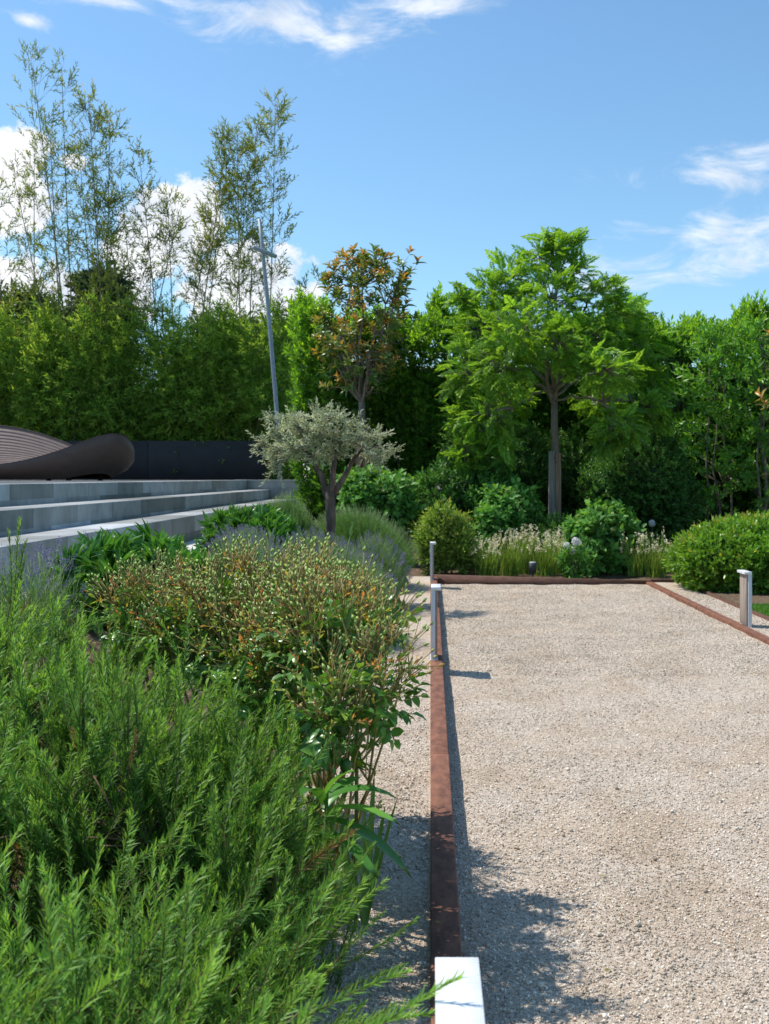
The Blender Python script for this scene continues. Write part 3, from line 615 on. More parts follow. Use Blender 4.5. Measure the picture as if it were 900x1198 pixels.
# --- olive
def olive():
    Y = 12.0; b = at(387, 630, Y); b[2] = .42
    t = thing('olive_tree', 'small silvery olive tree with a forked dark trunk in the lavender', 'tree', tuple(b))
    s = Soup(); f = at(386, 580, Y)
    tube(s, path(b, f + [0, 0, .05], 6, .015), [.074, .062, .057, .057, .060, .062], 12)
    limbs = [[f - [0.02, 0, .03], at(377, 557, Y), at(366, 540, Y - .05), at(352, 522, Y - .1)], [f, at(390, 556, Y - .05), at(392, 535, Y - .05), at(390, 510, Y)], [f + [.02, 0, 0], at(400, 562, Y + .05), at(410, 545, Y + .1), at(425, 522, Y + .1)]]
    for l in limbs:
        l = np.array(l); tt = np.linspace(0, 3, 10); P = np.stack([np.interp(tt, range(4), l[:, k]) for k in range(3)], 1) + RS.randn(10, 3) * .006
        tube(s, P, np.linspace(.046, .018, 10), 9)
    s.build('trunk', BARK_O, t, smooth=True)
    T = [shoot(17, .23, .060, .016, .85, LEAF2, .3, .05) for _ in range(6)]
    LB = [(325, 530, 16, 10), (345, 524, 20, 12), (326, 508, 14, 9), (352, 500, 18, 12), (372, 508, 20, 12), (345, 488, 15, 7), (384, 490, 16, 9), (398, 515, 20, 12), (390, 530, 16, 8), (424, 514, 18, 10), (430, 530, 16, 8), (365, 532, 12, 8), (446, 534, 11, 7), (322, 548, 8, 7), (306, 518, 8, 5), (412, 496, 9, 6), (372, 482, 7, 4), (316, 490, 7, 5), (455, 528, 5, 3), (442, 512, 9, 6)]
    br, fol, tw = Soup(), Soup(), Soup(); ends = [l[-1] for l in limbs]
    for (px, py, rx, rz) in LB:
        c = at(px, py, Y + RS.randn() * .12); k = Y / FPX; a = min(ends, key=lambda e: np.linalg.norm(e - c)); tube(br, path(a, c, 5, .06), np.linspace(.016, .006, 5), 5)
        n = int(rx * rz * .15) + 6; d = nrm(RS.randn(n, 3)); e = c + d * np.array([rx * k, rx * k * .9, rz * k]) * (.25 + .75 * RS.rand(n) ** .7)[:, None]
        for i in range(0, n, 5): tube(br, path(c, e[i], 3, .08), np.linspace(.005, .002, 3), 3)
        A = nrm(d * [1, 1, .6] + RS.randn(n, 3) * .45 + [0, 0, .15]); plant(T, e - A * .1, A, RS.randn(n, 3), .7 + .5 * RS.rand(n), fol, tw)
    fol.build('crown', L_OLIVE, t); br.build('branches', BARK_O, t); tw.build('twigs', BARK_G, t)
olive()

# --- laurel hedge
T_LAUR = [shoot(9, .26, .135, .05, .8, LEAF2, .12, .15) for _ in range(6)]
def hedge():
    t = thing('laurel_hedge', 'tall glossy green laurel hedge closing the garden behind the trees', 'hedge', (3.5, 21.5, 0))
    fol, stm = Soup(), Soup()
    n = 15500; x = -2.75 + 12.6 * RS.rand(n); 
    def top(x): return 4.55 + .16 * np.sin(x * 2.1) + .14 * np.sin(x * 4.9 + 1) + .08 * np.sin(x * 11) - .10 * np.clip((x - 1.0) / 3, 0, 1) - 0.0 * x
    z = .3 + (top(x) - .3) * RS.rand(n); bul = .34 * np.sin(x * 3.1 + .5 * z) + .42 * np.clip((z - 2.4) / 2, 0, 1) + .14 * np.sin(z * 3.1 + x * 1.3) + .08 * np.sin(x * 7 + z * 5)
    P = np.stack([x, 20.75 - bul + .55 * RS.rand(n) ** 1.6, z], 1)
    P[:, 1] += .25 * np.clip((z - 3.2) / 1.2, 0, 1) * RS.randn(n)
    A = nrm(np.array([-.15, -.85, .55]) + RS.randn(n, 3) * .38)
    Rb = np.clip(RS.rand(n) * .5 + .65 * np.clip((z - 2.6) / 1.6, 0, 1), 0, 1)  # brighter leaves higher up: the sunlit upper band put into the colour
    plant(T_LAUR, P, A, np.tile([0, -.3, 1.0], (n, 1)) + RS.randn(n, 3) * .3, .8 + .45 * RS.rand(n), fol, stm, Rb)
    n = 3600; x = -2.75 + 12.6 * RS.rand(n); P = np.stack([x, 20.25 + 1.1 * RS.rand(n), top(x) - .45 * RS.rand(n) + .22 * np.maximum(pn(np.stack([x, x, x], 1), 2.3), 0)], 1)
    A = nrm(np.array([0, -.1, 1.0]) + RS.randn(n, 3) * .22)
    plant(T_LAUR, P, A, np.tile([0, -1, .2], (n, 1)) + RS.randn(n, 3) * .5, .85 + .6 * RS.rand(n) ** 1.5, fol, stm, np.clip(.55 + .45 * RS.rand(n), 0, 1))  # top shoots keep to bright leaf tones, painting the light on them
    box(fol, -2.5, 9.7, 21.25, 21.9, .1, 3.1, .1); box(fol, -2.4, 9.6, 21.45, 21.7, 3.11, 3.85, .1)  # solid blocks in dark leaf tones, added to darken the hedge inside
    for i in range(26):
        xx = -2.6 + i * .48; tube(stm, path((xx, 21.1, .0), (xx + RS.randn() * .2, 21.0, 3.8), 6, .01), np.linspace(.03, .012, 6), 5)
    fol.build('foliage', L_LAUREL, t); stm.build('stems', BARK, t)
hedge()

# --- paler laurel-like trees on the right with bare stems
T_PALE = [shoot(8, .28, .125, .05, .9, LEAF2, .15, .15) for _ in range(6)]
def pale_tree(px, top, w, Y, label, n=420, red=False):
    b = at(px, 620, Y); b[2] = .15; t = thing('evergreen_tree', label, 'tree', tuple(b), 'pale green evergreen trees at the right end of the hedge')
    s, fol, tw = Soup(), Soup(), Soup(); tp = at(px, top, Y)
    for i in range(3):
        e = tp + [RS.randn() * .12, RS.randn() * .1, -.25]; bb = b + [RS.randn() * .12, RS.randn() * .05, 0]; p = path(bb, e, 8, .012); tube(s, p, np.linspace(.026, .008, 8), 6)
    s.build('trunk', BARK_G, t, smooth=True)
    z = .15 + .85 * RS.rand(n) ** .75; H = tp[2] - b[2]; wz = w / FPX * Y * (.45 + .6 * np.sin(np.clip(z, 0, 1) * math.pi * .88) ** .7) * (1 - .5 * np.clip((z - .8) / .2, 0, 1)); a = RS.rand(n) * 6.28; r = RS.rand(n) ** .5
    P = np.stack([b[0] + wz * r * np.cos(a), b[1] + wz * r * np.sin(a), b[2] + H * z], 1); q = pn(P, 2.8, px) > -.28 + .25 * (z < .5); P = P[q]; a = a[q]; z = z[q]; n = len(P)
    A = nrm(np.stack([np.cos(a) * .8, np.sin(a) * .8 - .2, .35 + .9 * np.clip((z - .75) / .25, 0, 1)], 1) + RS.randn(n, 3) * .3)
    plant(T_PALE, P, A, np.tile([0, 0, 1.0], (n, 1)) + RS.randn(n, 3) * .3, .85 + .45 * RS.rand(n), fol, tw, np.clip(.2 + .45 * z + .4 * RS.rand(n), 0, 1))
    br = Soup()
    for i in range(0, n, 7): c = np.array([b[0], b[1], P[i, 2] - .3]); tube(br, path(c, P[i], 3, .04), np.linspace(.009, .003, 3), 4)
    fol.build('crown', L_LAURELR, t); br.build('branches', BARK_G, t); tw.build('twigs', GREENSTEM, t)
pale_tree(845, 393, 44, 18.6, 'pale green evergreen tree with thin bare stems, behind the left half of the round shrub', 620)
pale_tree(893, 388, 42, 18.2, 'pale green evergreen tree at the right border behind the round shrub', 560)
pale_tree(790, 402, 26, 20.3, 'narrow evergreen tree with yellow-green top just right of the feathery tree', 380)
pale_tree(955, 380, 50, 18.6, 'evergreen tree beyond the right border of the hedge', 420)
# small leafy tree at right border with orange leaves
t = thing('young_magnolia', 'twig of orange magnolia leaves reaching in at the right border', 'tree', tuple(at(935, 640, 16.5)))
s, fol, br = Soup(), Soup(), Soup(); b = at(935, 640, 16.5); b[2] = .1; tube(s, path(b, at(930, 400, 16.5), 7, .01), np.linspace(.04, .015, 7), 8); s.build('trunk', BARK_G, t)
T = [shoot(8, .15, .17, .072, 1.0, LEAF8, .1, .2) for _ in range(4)]
for (px, py) in [(894, 470), (898, 482), (905, 400), (912, 440), (920, 390), (930, 380), (945, 430), (950, 400), (925, 470), (940, 500), (915, 500)]:
    e = at(px, py, 16.5); tube(br, path(at(932, min(py + 40, 560), 16.5), e, 4, .04), np.linspace(.012, .004, 4), 4); plant(T, e[None], nrm(np.array([[-.4, -.2, .8]])), RS.randn(1, 3), np.array([1.0]), fol, None, np.array([.75 + .2 * RS.rand()]))
fol.build('crown', L_MAG, t); br.build('branches', BARK_G, t)

# --- bamboo
T_BT = [shoot(9, .44, .17, .038, .75, LEAF2, .2, .15, whorl=2.4) for _ in range(6)]
T_BL = [shoot(13, .52, .19, .034, .85, LEAF2, .3, .1) for _ in range(6)]
def cane(x0, y0, x1, y1, Y, label, dens=1.0, bend=0, start=.30, spread=1.0):
    b = at(x0, y0, Y); tp = at(x1, y1, Y); g = b - (tp - b) * (b[2] - 1.45) / (tp[2] - b[2]); g[0] = b[0] + (g[0] - b[0]) * .5; g[2] = 1.45
    t = thing('bamboo_cane', label, 'bamboo', tuple(g), 'tall bamboo canes above the bamboo screen')
    tt = np.linspace(0, 1, 14)[:, None]; P = g + (tp - g) * tt; P[:, 0] += (bend * Y / FPX) * np.sin(tt[:, 0] * math.pi); P[:, 0] += (tp[0] - g[0]) * .15 * (tt[:, 0] ** 2 - tt[:, 0])
    s = Soup(); tube(s, P, np.linspace(.027, .007, 14), 6); s.build('culm', CULM, t)
    fol, tw = Soup(), Soup(); L = tp[2] - g[2]; n = int(L * 13 * dens)
    v = start + (1 - start) * RS.rand(n) ** .85; nn_ = max(6, int(L * 2.6)); v = np.clip((np.round(v * nn_) + RS.randn(n) * .13) / nn_, start * .9, .995); c = np.stack([np.interp(v, tt[:, 0], P[:, k]) for k in range(3)], 1)
    a = np.round(v * nn_) * 2.4 + RS.randn(n) * .9; out = np.stack([np.cos(a), np.sin(a), .9 + .5 * RS.rand(n)], 1)
    ln = (.12 + .62 * np.sin(np.clip((1 - v) / (1 - start), 0, 1) * math.pi * .8) ** .6 * RS.rand(n)) * spread; e = c + nrm(out) * ln[:, None]
    for i in range(n):
        if i % 2 == 0: tube(tw, np.array([c[i], (c[i] + e[i]) / 2 - [0, 0, .03], e[i]]), [.004, .003, .002], 3)
    A = nrm(out * .6 + RS.randn(n, 3) * .5 + [0, 0, .1]); plant(T_BT, e, A, RS.randn(n, 3), .6 + .45 * RS.rand(n), fol, tw)
    fol.build('foliage', L_BAMBT, t); tw.build('twigs', CULM, t)
CANES = [(214, 385, 246, 268, 27.2, 'thin bare-stemmed bamboo cane rising at a slant through the cloud gap', .5, 0, .6, .6), (246, 385, 228, 290, 27.6, 'short thin bamboo cane crossing the slanting one in the cloud gap', .5, 0, .6, .6), (268, 385, 290, 200, 27.7, 'slender bamboo cane in the middle of the right-hand clump', 1.0, 2, .5, .7), (75, 378, 58, 150, 27.5, 'slender bamboo cane between the tallest one and the left border', .8, -2, .35, .9), (150, 380, 122, 240, 26.8, 'crossing bamboo cane in front of the dense ones', .7, 0, .4, .8),
 (82, 375, 36, 66, 27, 'tallest bamboo cane, leaning left at the left border', .9, 0, .42, 1.35), (90, 372, 72, 78, 27.4, 'second tallest bamboo cane with an airy crown, right of the tallest', .6, -3, .4, 1.1),
 (122, 372, 104, 118, 27, 'dense bamboo cane with yellowing leaves left of the middle gap', 2.0, 0, .25, 1), (118, 372, 128, 142, 27.6, 'dense bamboo cane rising straight beside the yellowing one', 1.9, 4, .2, 1),
 (188, 380, 163, 182, 27, 'medium bamboo cane leaning left over the second cloud', 1.5, 0, .3, 1), (165, 378, 142, 215, 27.5, 'thin bamboo cane leaning left, below the medium one', .9, -3, .3, 1),
 (60, 372, 16, 205, 27.2, 'short bamboo cane leaning into the left border', 1.2, 0, .3, 1), (40, 372, 40, 180, 27.8, 'sparse upright bamboo cane behind the tallest one', .9, 0, .3, 1),
 (172, 380, 210, 245, 27.3, 'sparse bamboo cane leaning right towards the gap', .9, 0, .3, 1), (225, 380, 266, 158, 27, 'bamboo cane leaning right, first of the right-hand clump', 1.7, 3, .52, .8),
 (238, 378, 262, 215, 27.5, 'shorter bamboo cane below the first of the right-hand clump', 1.2, 0, .55, .8), (284, 380, 278, 168, 26.8, 'upright bamboo cane left of the metal pole', 1.5, -2, .5, .8), (291, 380, 300, 148, 27.3, 'upright bamboo cane directly behind the metal pole', 1.6, 0, .45, .8),
 (311, 378, 322, 122, 27, 'tallest bamboo cane of the right-hand clump, right of the metal pole', 1.5, 3, .4, .9), (204, 378, 196, 232, 27.7, 'faint bamboo cane in the gap between the two clumps', .9, 0, .3, 1),
 (336, 382, 372, 330, 26.6, 'low arching bamboo cane right of the metal pole', 1.0, 0, .3, .8), (140, 376, 175, 300, 27.1, 'leafless-looking low cane leaning right before the conifer', .6, 0, .5, .6), (112, 374, 92, 170, 27.8, 'bamboo cane between the airy one and the dense ones', 1.3, 0, .3, 1), (5, 375, -8, 210, 27, 'bamboo cane cut by the left border', 1.4, 0, .2, 1)]
for c in CANES: cane(*c)
def bamboo_clump(px, top, w, label, n=1500, Y=27.0):
    b = at(px, 560, Y); b[2] = 1.45; t = thing('bamboo_clump', label, 'bamboo', tuple(b), 'bushy bamboo screen behind the black wall')
    W_ = w / FPX * Y; H = at(px, top, Y)[2] - 1.45; fol, tw, cu = Soup(), Soup(), Soup()
    for i in range(26):
        x = b[0] + (RS.rand() * 2 - 1) * W_ * .9; yy = max(26.45, Y + RS.randn() * .3 - .1); tube(cu, path((x, yy, 1.4), (x + RS.randn() * .3, yy, 1.45 + H * (.75 + .2 * RS.rand())), 6, .01), np.linspace(.014, .005, 6), 5)
    x = (RS.rand(n) * 2 - 1); z = RS.rand(n) ** .8; hh = 1.0 + .16 * np.sin(x * 5 + px) - .18 * x ** 4; bul = np.sin(x * 4 + z * 3 + px) * .32 + np.sin(z * 7 + x * 5 + px) * .2
    P = np.stack([b[0] + x * W_ * 1.05, Y - .75 * np.sqrt(np.clip(1 - x ** 2 * .5, 0, 1)) - bul + 1.0 * RS.rand(n) ** 1.6, 1.55 + H * z * hh], 1)
    P[:, 1] = np.where(P[:, 2] < 3.0, np.maximum(P[:, 1], 26.55 + .25 * RS.rand(n)), P[:, 1]); P[:, 2] += (z > .9) * RS.rand(n) ** 2 * .5
    A = nrm(np.array([0, -.5, .15]) + RS.randn(n, 3) * .5); q = RS.rand(n) < .45 + .6 * z; P, A, z = P[q], A[q], z[q]; n = len(P)
    A[:, 2] += .5 * (z > .85)
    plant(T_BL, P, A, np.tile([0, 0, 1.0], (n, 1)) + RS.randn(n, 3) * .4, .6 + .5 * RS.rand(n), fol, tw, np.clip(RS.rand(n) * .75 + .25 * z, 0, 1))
    box(fol, b[0] - W_, b[0] + W_, Y + .45, Y + .9, 1.4, 1.45 + H * .66, .05)  # solid block in the darkest leaf tone, added to darken behind the leaves
    fol.build('foliage', L_BAMB, t); cu.build('culms', CULM, t); tw.build('twigs', GREENSTEM, t)
bamboo_clump(-45, 385, 50, 'bamboo clump beyond the left border', 900)
bamboo_clump(28, 408, 46, 'shaded bamboo clump behind the tall left hump of the lounge seat', 1500)
bamboo_clump(100, 398, 48, 'bright yellow-green bamboo clump above the right end of the lounge seat', 1700, 26.9)
bamboo_clump(172, 402, 46, 'bamboo clump behind the middle of the black wall', 1600)
bamboo_clump(238, 404, 46, 'darker bamboo clump behind the right part of the black wall', 1600, 27.1)
bamboo_clump(300, 400, 42, 'bamboo clump directly behind the metal pole', 1500, 26.8)

# --- far trees behind bamboo
def far_tree(px, top, bot, w, Y, lm, label, name, n=900, cone=False):
    b = at(px, 600, Y); b[2] = 0; t = thing(name, label, 'tree', tuple(b)); tp = at(px, top, Y); H = tp[2]; W_ = w / FPX * Y
    s = Soup(); tube(s, path(b, tp - [0, 0, .5], 6, .004), np.linspace(.2, .03, 6), 8); s.build('trunk', BARK, t)
    T = [shoot(14, .8, .28, .10, .8, LEAF2, .2, .1) for _ in range(4)]; z = .25 + .75 * RS.rand(n); r = (1 - z) * 1.3 + .03 if cone else np.sqrt(np.clip(1 - ((z - .6) / .42) ** 2, .02, 1)); a = RS.rand(n) * 6.28; q = RS.rand(n) ** .35
    P = np.stack([b[0] + W_ * r * q * np.cos(a), Y + W_ * r * q * np.sin(a), z * H], 1); A = nrm(np.stack([np.cos(a), np.sin(a), np.full(n, -.15 if cone else .5)], 1) + RS.randn(n, 3) * .3)
    fol = Soup(); plant(T, P, A, np.tile([0, 0, 1.], (n, 1)) + RS.randn(n, 3) * .3, .8 + .5 * RS.rand(n), fol, None); fol.build('crown', lm, t)
far_tree(120, 318, 360, 19, 36, L_CONIF, 'dark conifer showing through the bamboo canes', 'conifer_tree', 1500, True)
far_tree(15, 352, 380, 42, 38, L_FAR, 'distant dark green tree behind the canes at the left border', 'background_tree', 1500)
far_tree(265, 385, 380, 40, 38, L_FAR, 'low distant tree top behind the gap between the bamboo clumps', 'background_tree', 1000)
far_tree(75, 372, 380, 40, 37, L_FAR, 'distant tree between the dark conifer and the left border tree', 'background_tree', 1200)
far_tree(350, 385, 380, 40, 37, L_FAR, 'distant tree top just left of the magnolia', 'background_tree', 900)

# --- shrubs at the far end
T_HYD = [shoot(7, .24, .125, .085, 1.05, LEAF8, .1, .25) for _ in range(5)]
T_SML = [shoot(10, .24, .07, .035, .95, LEAF2, .15, .15) for _ in range(5)]
T_MED = [shoot(8, .24, .095, .05, .95, LEAF2, .15, .2) for _ in range(5)]
T_GLB = [shoot(9, .22, .095, .048, .95, LEAF2, .15, .15) for _ in range(5)]
T_LONG = [shoot(9, .24, .10, .026, .9, LEAF2, .15, .2) for _ in range(5)]
def heads(t, pts, r, lm, m=26):
    for p in pts:
        s = Soup(); d = nrm(RS.randn(m, 3) + [0, 0, .4]); s.add(*scat(LEAF2, p + d * r * .6, RS.randn(m, 3), d, np.stack([np.full(m, r * .8)] * 3, 1), 0)); s.build('flower_head', lm, t)
def cloud_pts(lobes, n, zlo=.2):
    P = []
    while len(P) < n:
        l = lobes[RS.randint(len(lobes))]; d = nrm(RS.randn(3)); d[2] = abs(d[2]); d[1] = -abs(d[1])
        if d[2] < zlo: continue
        P.append(np.array(l[:3]) + nrm(d) * np.array(l[3:]) * 1.05)
    return P
lb = [lob(432, 583, 17.0, 30, 30), lob(462, 588, 16.8, 26, 30), lob(415, 575, 17.4, 18, 22)]
h = bush('hydrangea_bush', 'rounded hydrangea bush behind the lavender, left of the dark gap', 'shrub', lb, T_HYD, 105, L_HYD, GREENSTEM, up=.7, group='hydrangea bushes along the far bed'); heads(h, cloud_pts(lb, 26, .45), .04, L_HYDF)
lb = [lob(525, 585, 17.6, 42, 40), lob(565, 580, 17.8, 40, 38), lob(545, 560, 18.0, 30, 28), lob(500, 600, 17.6, 22, 34)]
bush('broadleaf_shrub', 'large dark green shrub beneath the left side of the feathery tree', 'shrub', lb, T_MED, 150, L_SHRUB, TWIG, up=.6)
lb = [lob(588, 610, 16.7, 28, 36), lob(608, 600, 17.0, 22, 30), lob(575, 590, 17.2, 20, 22)]
h = bush('hydrangea_bush', 'hydrangea bush behind the cream-flowered grasses', 'shrub', lb, T_HYD, 105, L_HYD, GREENSTEM, up=.7, group='hydrangea bushes along the far bed'); heads(h, cloud_pts(lb, 16, .3), .04, L_HYDF)
lb = [lob(520, 630, 15.7, 27, 34), lob(508, 645, 15.6, 18, 24), lob(540, 645, 15.6, 16, 24)]
bush('variegated_shrub', 'yellow-green bushy shrub beside the far left bollard light', 'shrub', lb, T_LONG, 280, L_VARI, TWIG, up=.4, bump=.2)
lb = [lob(706, 632, 16.0, 40, 38), lob(690, 650, 15.8, 26, 26), lob(728, 650, 15.9, 26, 26)]
h = bush('hydrangea_bush', 'biggest hydrangea bush, right of the white peonies, with lime flower heads', 'shrub', lb, T_HYD, 115, L_HYD, GREENSTEM, up=.7, group='hydrangea bushes along the far bed'); heads(h, cloud_pts(lb, 34, .25), .042, L_HYDF)
lb = [lob(755, 560, 18.6, 52, 52), lob(715, 575, 18.6, 40, 40), lob(790, 590, 18.4, 34, 34), lob(760, 520, 18.9, 34, 34)]
bush('dense_shrub', 'large shaded shrub right of the wooden stakes', 'shrub', lb, T_SML, 220, L_SHRUB, TWIG, up=.3, group=None)
lb = [lob(605, 545, 19.2, 45, 50), lob(660, 560, 19.4, 45, 50), lob(560, 520, 19.6, 40, 50)]
bush('dense_shrub', 'dark shrub in deep shade behind the stakes, under the feathery tree', 'shrub', lb, T_SML, 120, L_SHRUB, TWIG, up=.3)
lb = [lob(648, 622, 16.6, 20, 14), lob(625, 618, 16.8, 16, 14)]
bush('low_shrub', 'low grey-green plant at the foot of the wooden stakes', 'shrub', lb, T_SML, 250, L_HYD, TWIG, up=.5, coref=.5, zmin=.1)
lb = [(4.75, 14.15, .38, 1.42, 1.15, .58), (4.35, 13.9, .38, .95, .8, .52), (5.9, 14.3, .38, 1.0, 1.0, .56)]
bush('globe_shrub', 'clipped rounded glossy shrub behind the right bollard light', 'shrub', lb, T_GLB, 230, L_GLOBE, TWIG, up=.45, inner=.82, bump=.05, coref=.8, zmin=.06, jit=.45, scale=(.7, 1.1))
for k, (px, Y_, rx, rz, z, lab_) in enumerate(((560, 16.2, 22, 16, 650, 'low dark green plants just behind the leftmost grass clump'), (660, 16.3, 30, 16, 646, 'low dark green plants behind the white peonies'), (757, 16.0, 26, 20, 652, 'low dark green plants between the big hydrangea and the round clipped shrub'))):
    bush('low_shrub', lab_, 'shrub', [lob(px, z, Y_, rx, rz)], T_SML, 220, L_SHRUB, TWIG, up=.6, coref=.5, zmin=.08)
# --- ornamental grasses with cream heads
def grass_clump(px, py0, Y, w, h, label, n=230, nf=40, z0=.06):
    b = at(px, py0, Y); b[2] = z0; t = thing('grass_clump', label, 'grass', tuple(b), 'cream flowering grass clumps behind the far edging'); fol, fl = Soup(), Soup()
    for i in range(n):
        a = RS.rand() * 6.28; l = RS.rand() ** .7 * w * 1.5; hh = h * (.45 + .5 * RS.rand()); e = np.array([math.cos(a) * l, math.sin(a) * l, hh])
        tt = np.linspace(0, 1, 4)[:, None]; P = b + np.array([RS.randn() * .07, RS.randn() * .05, 0]) + e * np.concatenate([tt ** 1.5, tt ** 1.5, tt], 1); wv = nrm(np.array([math.sin(a), -math.cos(a), 0])) * .0055
        V = np.concatenate([P - wv * (1 - tt * .9), P + wv * (1 - tt * .9)]); fol.add(V, [f for k in range(3) for f in ((k, k + 1, k + 5), (k, k + 5, k + 4))], RS.rand())
    for i in range(nf):
        a = RS.rand() * 6.28; l = RS.rand() ** .6 * w * 1.7; hh = h * (.62 + .45 * RS.rand()); e = b + np.array([math.cos(a) * l, math.sin(a) * l, hh]); tube(fol, path(b, e, 4, .03), .0022, 3, .9)
        m = 9; q = e + RS.randn(m, 3) * [.011, .011, .022]; fl.add(*scat(LEAF2, q, nrm(RS.randn(m, 3) + [0, 0, 1]), RS.randn(m, 3), np.stack([np.full(m, .018), np.full(m, .032), np.full(m, .02)], 1), 0))
    fol.build('blades', L_GRASS, t); o = fl.build('flower_heads', L_CREAM, t); return t
grass_clump(572, 672, 15.35, .16, .52, 'cream flowering grass clump, leftmost, beside the yellow-green shrub')
grass_clump(597, 673, 15.5, .17, .60, 'cream flowering grass clump just left of the small black spotlight')
grass_clump(613, 671, 15.8, .17, .68, 'tall cream flowering grass clump behind the small black spotlight')
grass_clump(640, 673, 15.45, .17, .60, 'cream flowering grass clump right of the small black spotlight')
grass_clump(655, 671, 15.9, .16, .64, 'cream flowering grass clump just left of the white peonies')
grass_clump(745, 676, 15.45, .18, .58, 'sparse cream flowering grass clump right of the big hydrangea', 110, 26)
grass_clump(768, 680, 15.3, .20, .62, 'sparse cream flowering grass clump next to the round clipped shrub', 110, 30)
# --- white peonies and spotlight
def peony_flower(t, c, r, lm=L_WHITE):
    s = Soup(); m = 60; d = nrm(RS.randn(m, 3) + [0, -.2, .3]); s.add(*scat(LEAF8, c + d * r * .75 - np.array([0, 0, r * .4]), np.array([0, 0, 1.0]) + RS.randn(m, 3) * .35, d, np.stack([np.full(m, r * .8), np.full(m, r * .85), np.full(m, r)], 1), 0)); return s.build('flower', lm, t)
T_PEO = [shoot(7, .22, .13, .04, .95, LEAF8, .1, .35) for _ in range(4)]
t = bush('white_peony', 'white peony with three open flowers standing right of the grass clumps', 'flower', [lob(671, 660, 15.2, 13, 14)], T_PEO, 120, L_HYD, GREENSTEM, coref=0, up=.6, base=at(671, 676, 15.2))
for (px, py, r) in ((674, 634, .068), (663, 638, .052), (669, 644, .058)):
    c = at(px, py, 15.15); peony_flower(t, c, r)
s = Soup(); [tube(s, path(at(670, 678, 15.2), at(px, py + 3, 15.17), 4, .02), .005, 5) for (px, py) in ((671, 636), (664, 639), (668, 645))]; s.build('stalks', GREENSTEM, t)
t = thing('white_iris', 'single white bloom on a thin stalk in front of the shaded shrub', 'flower', tuple(at(763, 672, 16.3))); c = at(763, 612, 16.3); peony_flower(t, c, .055); s = Soup(); tube(s, path(at(763, 676, 16.3), c, 5, .01), .006, 5); s.build('stalk', GREENSTEM, t)
t = thing('garden_spotlight', 'small dark cylindrical spotlight at the foot of the grass clumps', 'spotlight', tuple(at(623.5, 675, 15.15)))
c = at(623.5, 664, 15.15); s = Soup(); tube(s, [c + [0, .02, -.075], c + [0, 0, .075]], .055, 14); s.build('housing', DARKLAMP, t)
s = Soup(); tube(s, [c + [0, .02, -.2], c + [0, .02, -.07]], .012, 6); s.build('spike', DARKLAMP, t)
s = Soup(); tube(s, [c + [0, 0, .070], c + [0, 0, .082]], .05, 14); s.build('lens', GREYM, t)

# --- lavender and green mounds in the bed
def lav_tpl(flower=True, L=.42):
    s = Soup(); n = 26; t = np.linspace(.0, .62, n); P = np.stack([0 * t, t * L, 0 * t], 1); a = np.arange(n) * 2.4; A = np.stack([np.cos(a) * .55, 1 + 0 * a, np.sin(a) * .55], 1)
    s.add(*scat(NEED, P, A, RS.randn(n, 3), np.stack([np.full(n, .0042), np.full(n, .055), np.full(n, .05)], 1), 0)); st = Soup(); tube(st, [(0, 0, 0), (0, L * .5, .004), (0.004, L, 0)], .0012, 3)
    f = Soup(); m = 16; y = L + np.linspace(-.03, .025, m); a = np.arange(m) * 2.4; f.add(*scat(LEAF2, np.stack([np.cos(a) * .004, y, np.sin(a) * .004], 1), np.stack([np.cos(a), .9 + 0 * a, np.sin(a)], 1), RS.randn(m, 3), np.stack([np.full(m, .007), np.full(m, .012), np.full(m, .01)], 1), 0))
    return s.arrays(), st.arrays(), f.arrays()
LT = [lav_tpl() for _ in range(4)]
def mound(name, label, cat, x, y, rx, ry, ztop, n, lm, flowers=.5, sl=(.7, 1.15), group=None, tilt=.6):
    z0 = float(bed_z(np.array(x), np.array(y))); t = thing(name, label, cat, (x, y, z0), group); fol, st, fl = Soup(), Soup(), Soup()
    a = RS.rand(n) * 6.28; r = RS.rand(n) ** .5; H = ztop - z0; L = .42
    px, py = x + rx * r * np.cos(a), y + ry * r * np.sin(a); dome = np.sqrt(np.clip(1 - r ** 2 * .8, .05, 1)); sc = (sl[0] + (sl[1] - sl[0]) * RS.rand(n)); zt = bed_z(px, py) + (ztop - z0) * dome * (.9 + .12 * RS.rand(n))
    A = nrm(np.stack([np.cos(a) * r * tilt, np.sin(a) * r * tilt, np.ones(n)], 1) + RS.randn(n, 3) * .13); P = np.stack([px, py, zt], 1) - A * (L * sc)[:, None]; P[:, 2] = np.maximum(P[:, 2], bed_z(px, py) - .02)
    idx = RS.randint(4, size=n); fm = RS.rand(n) < flowers; Rb = np.clip(RS.rand(n) * .8 + .1, 0, 1)
    for i in range(4):
        q = idx == i; fol.add(*scat(LT[i][0], P[q], A[q], RS.randn(q.sum(), 3), sc[q], .4, Rb[q])); st.add(*scat(LT[i][1], P[q], A[q], RS.randn(q.sum(), 3), sc[q], .5)); q &= fm; fl.add(*scat(LT[i][2], P[q], A[q], RS.randn(q.sum(), 3), sc[q], .3))
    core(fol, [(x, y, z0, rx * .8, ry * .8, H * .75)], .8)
    fol.build('foliage', lm, t); st.build('stems', GREENSTEM, t)
    if flowers: fl.build('flower_spikes', L_LAVF, t)
LG = 'lavender plants in the raised bed'
mound('lavender', 'lavender plant with purple spikes at the left border, before the bottom step', 'lavender', -2.30, 5.8, .34, .6, .84, 240, L_LAV, .5, group=LG, sl=(.6, 1.2))
mound('lavender', 'lavender clump between the left border and the near peony', 'lavender', -2.2, 7.3, .3, .6, .82, 240, L_LAV, .6, group=LG)
mound('lavender', 'lavender right in front of the olive trunk', 'lavender', -1.05, 10.6, .55, .7, .98, 900, L_LAV, .3, group=LG)
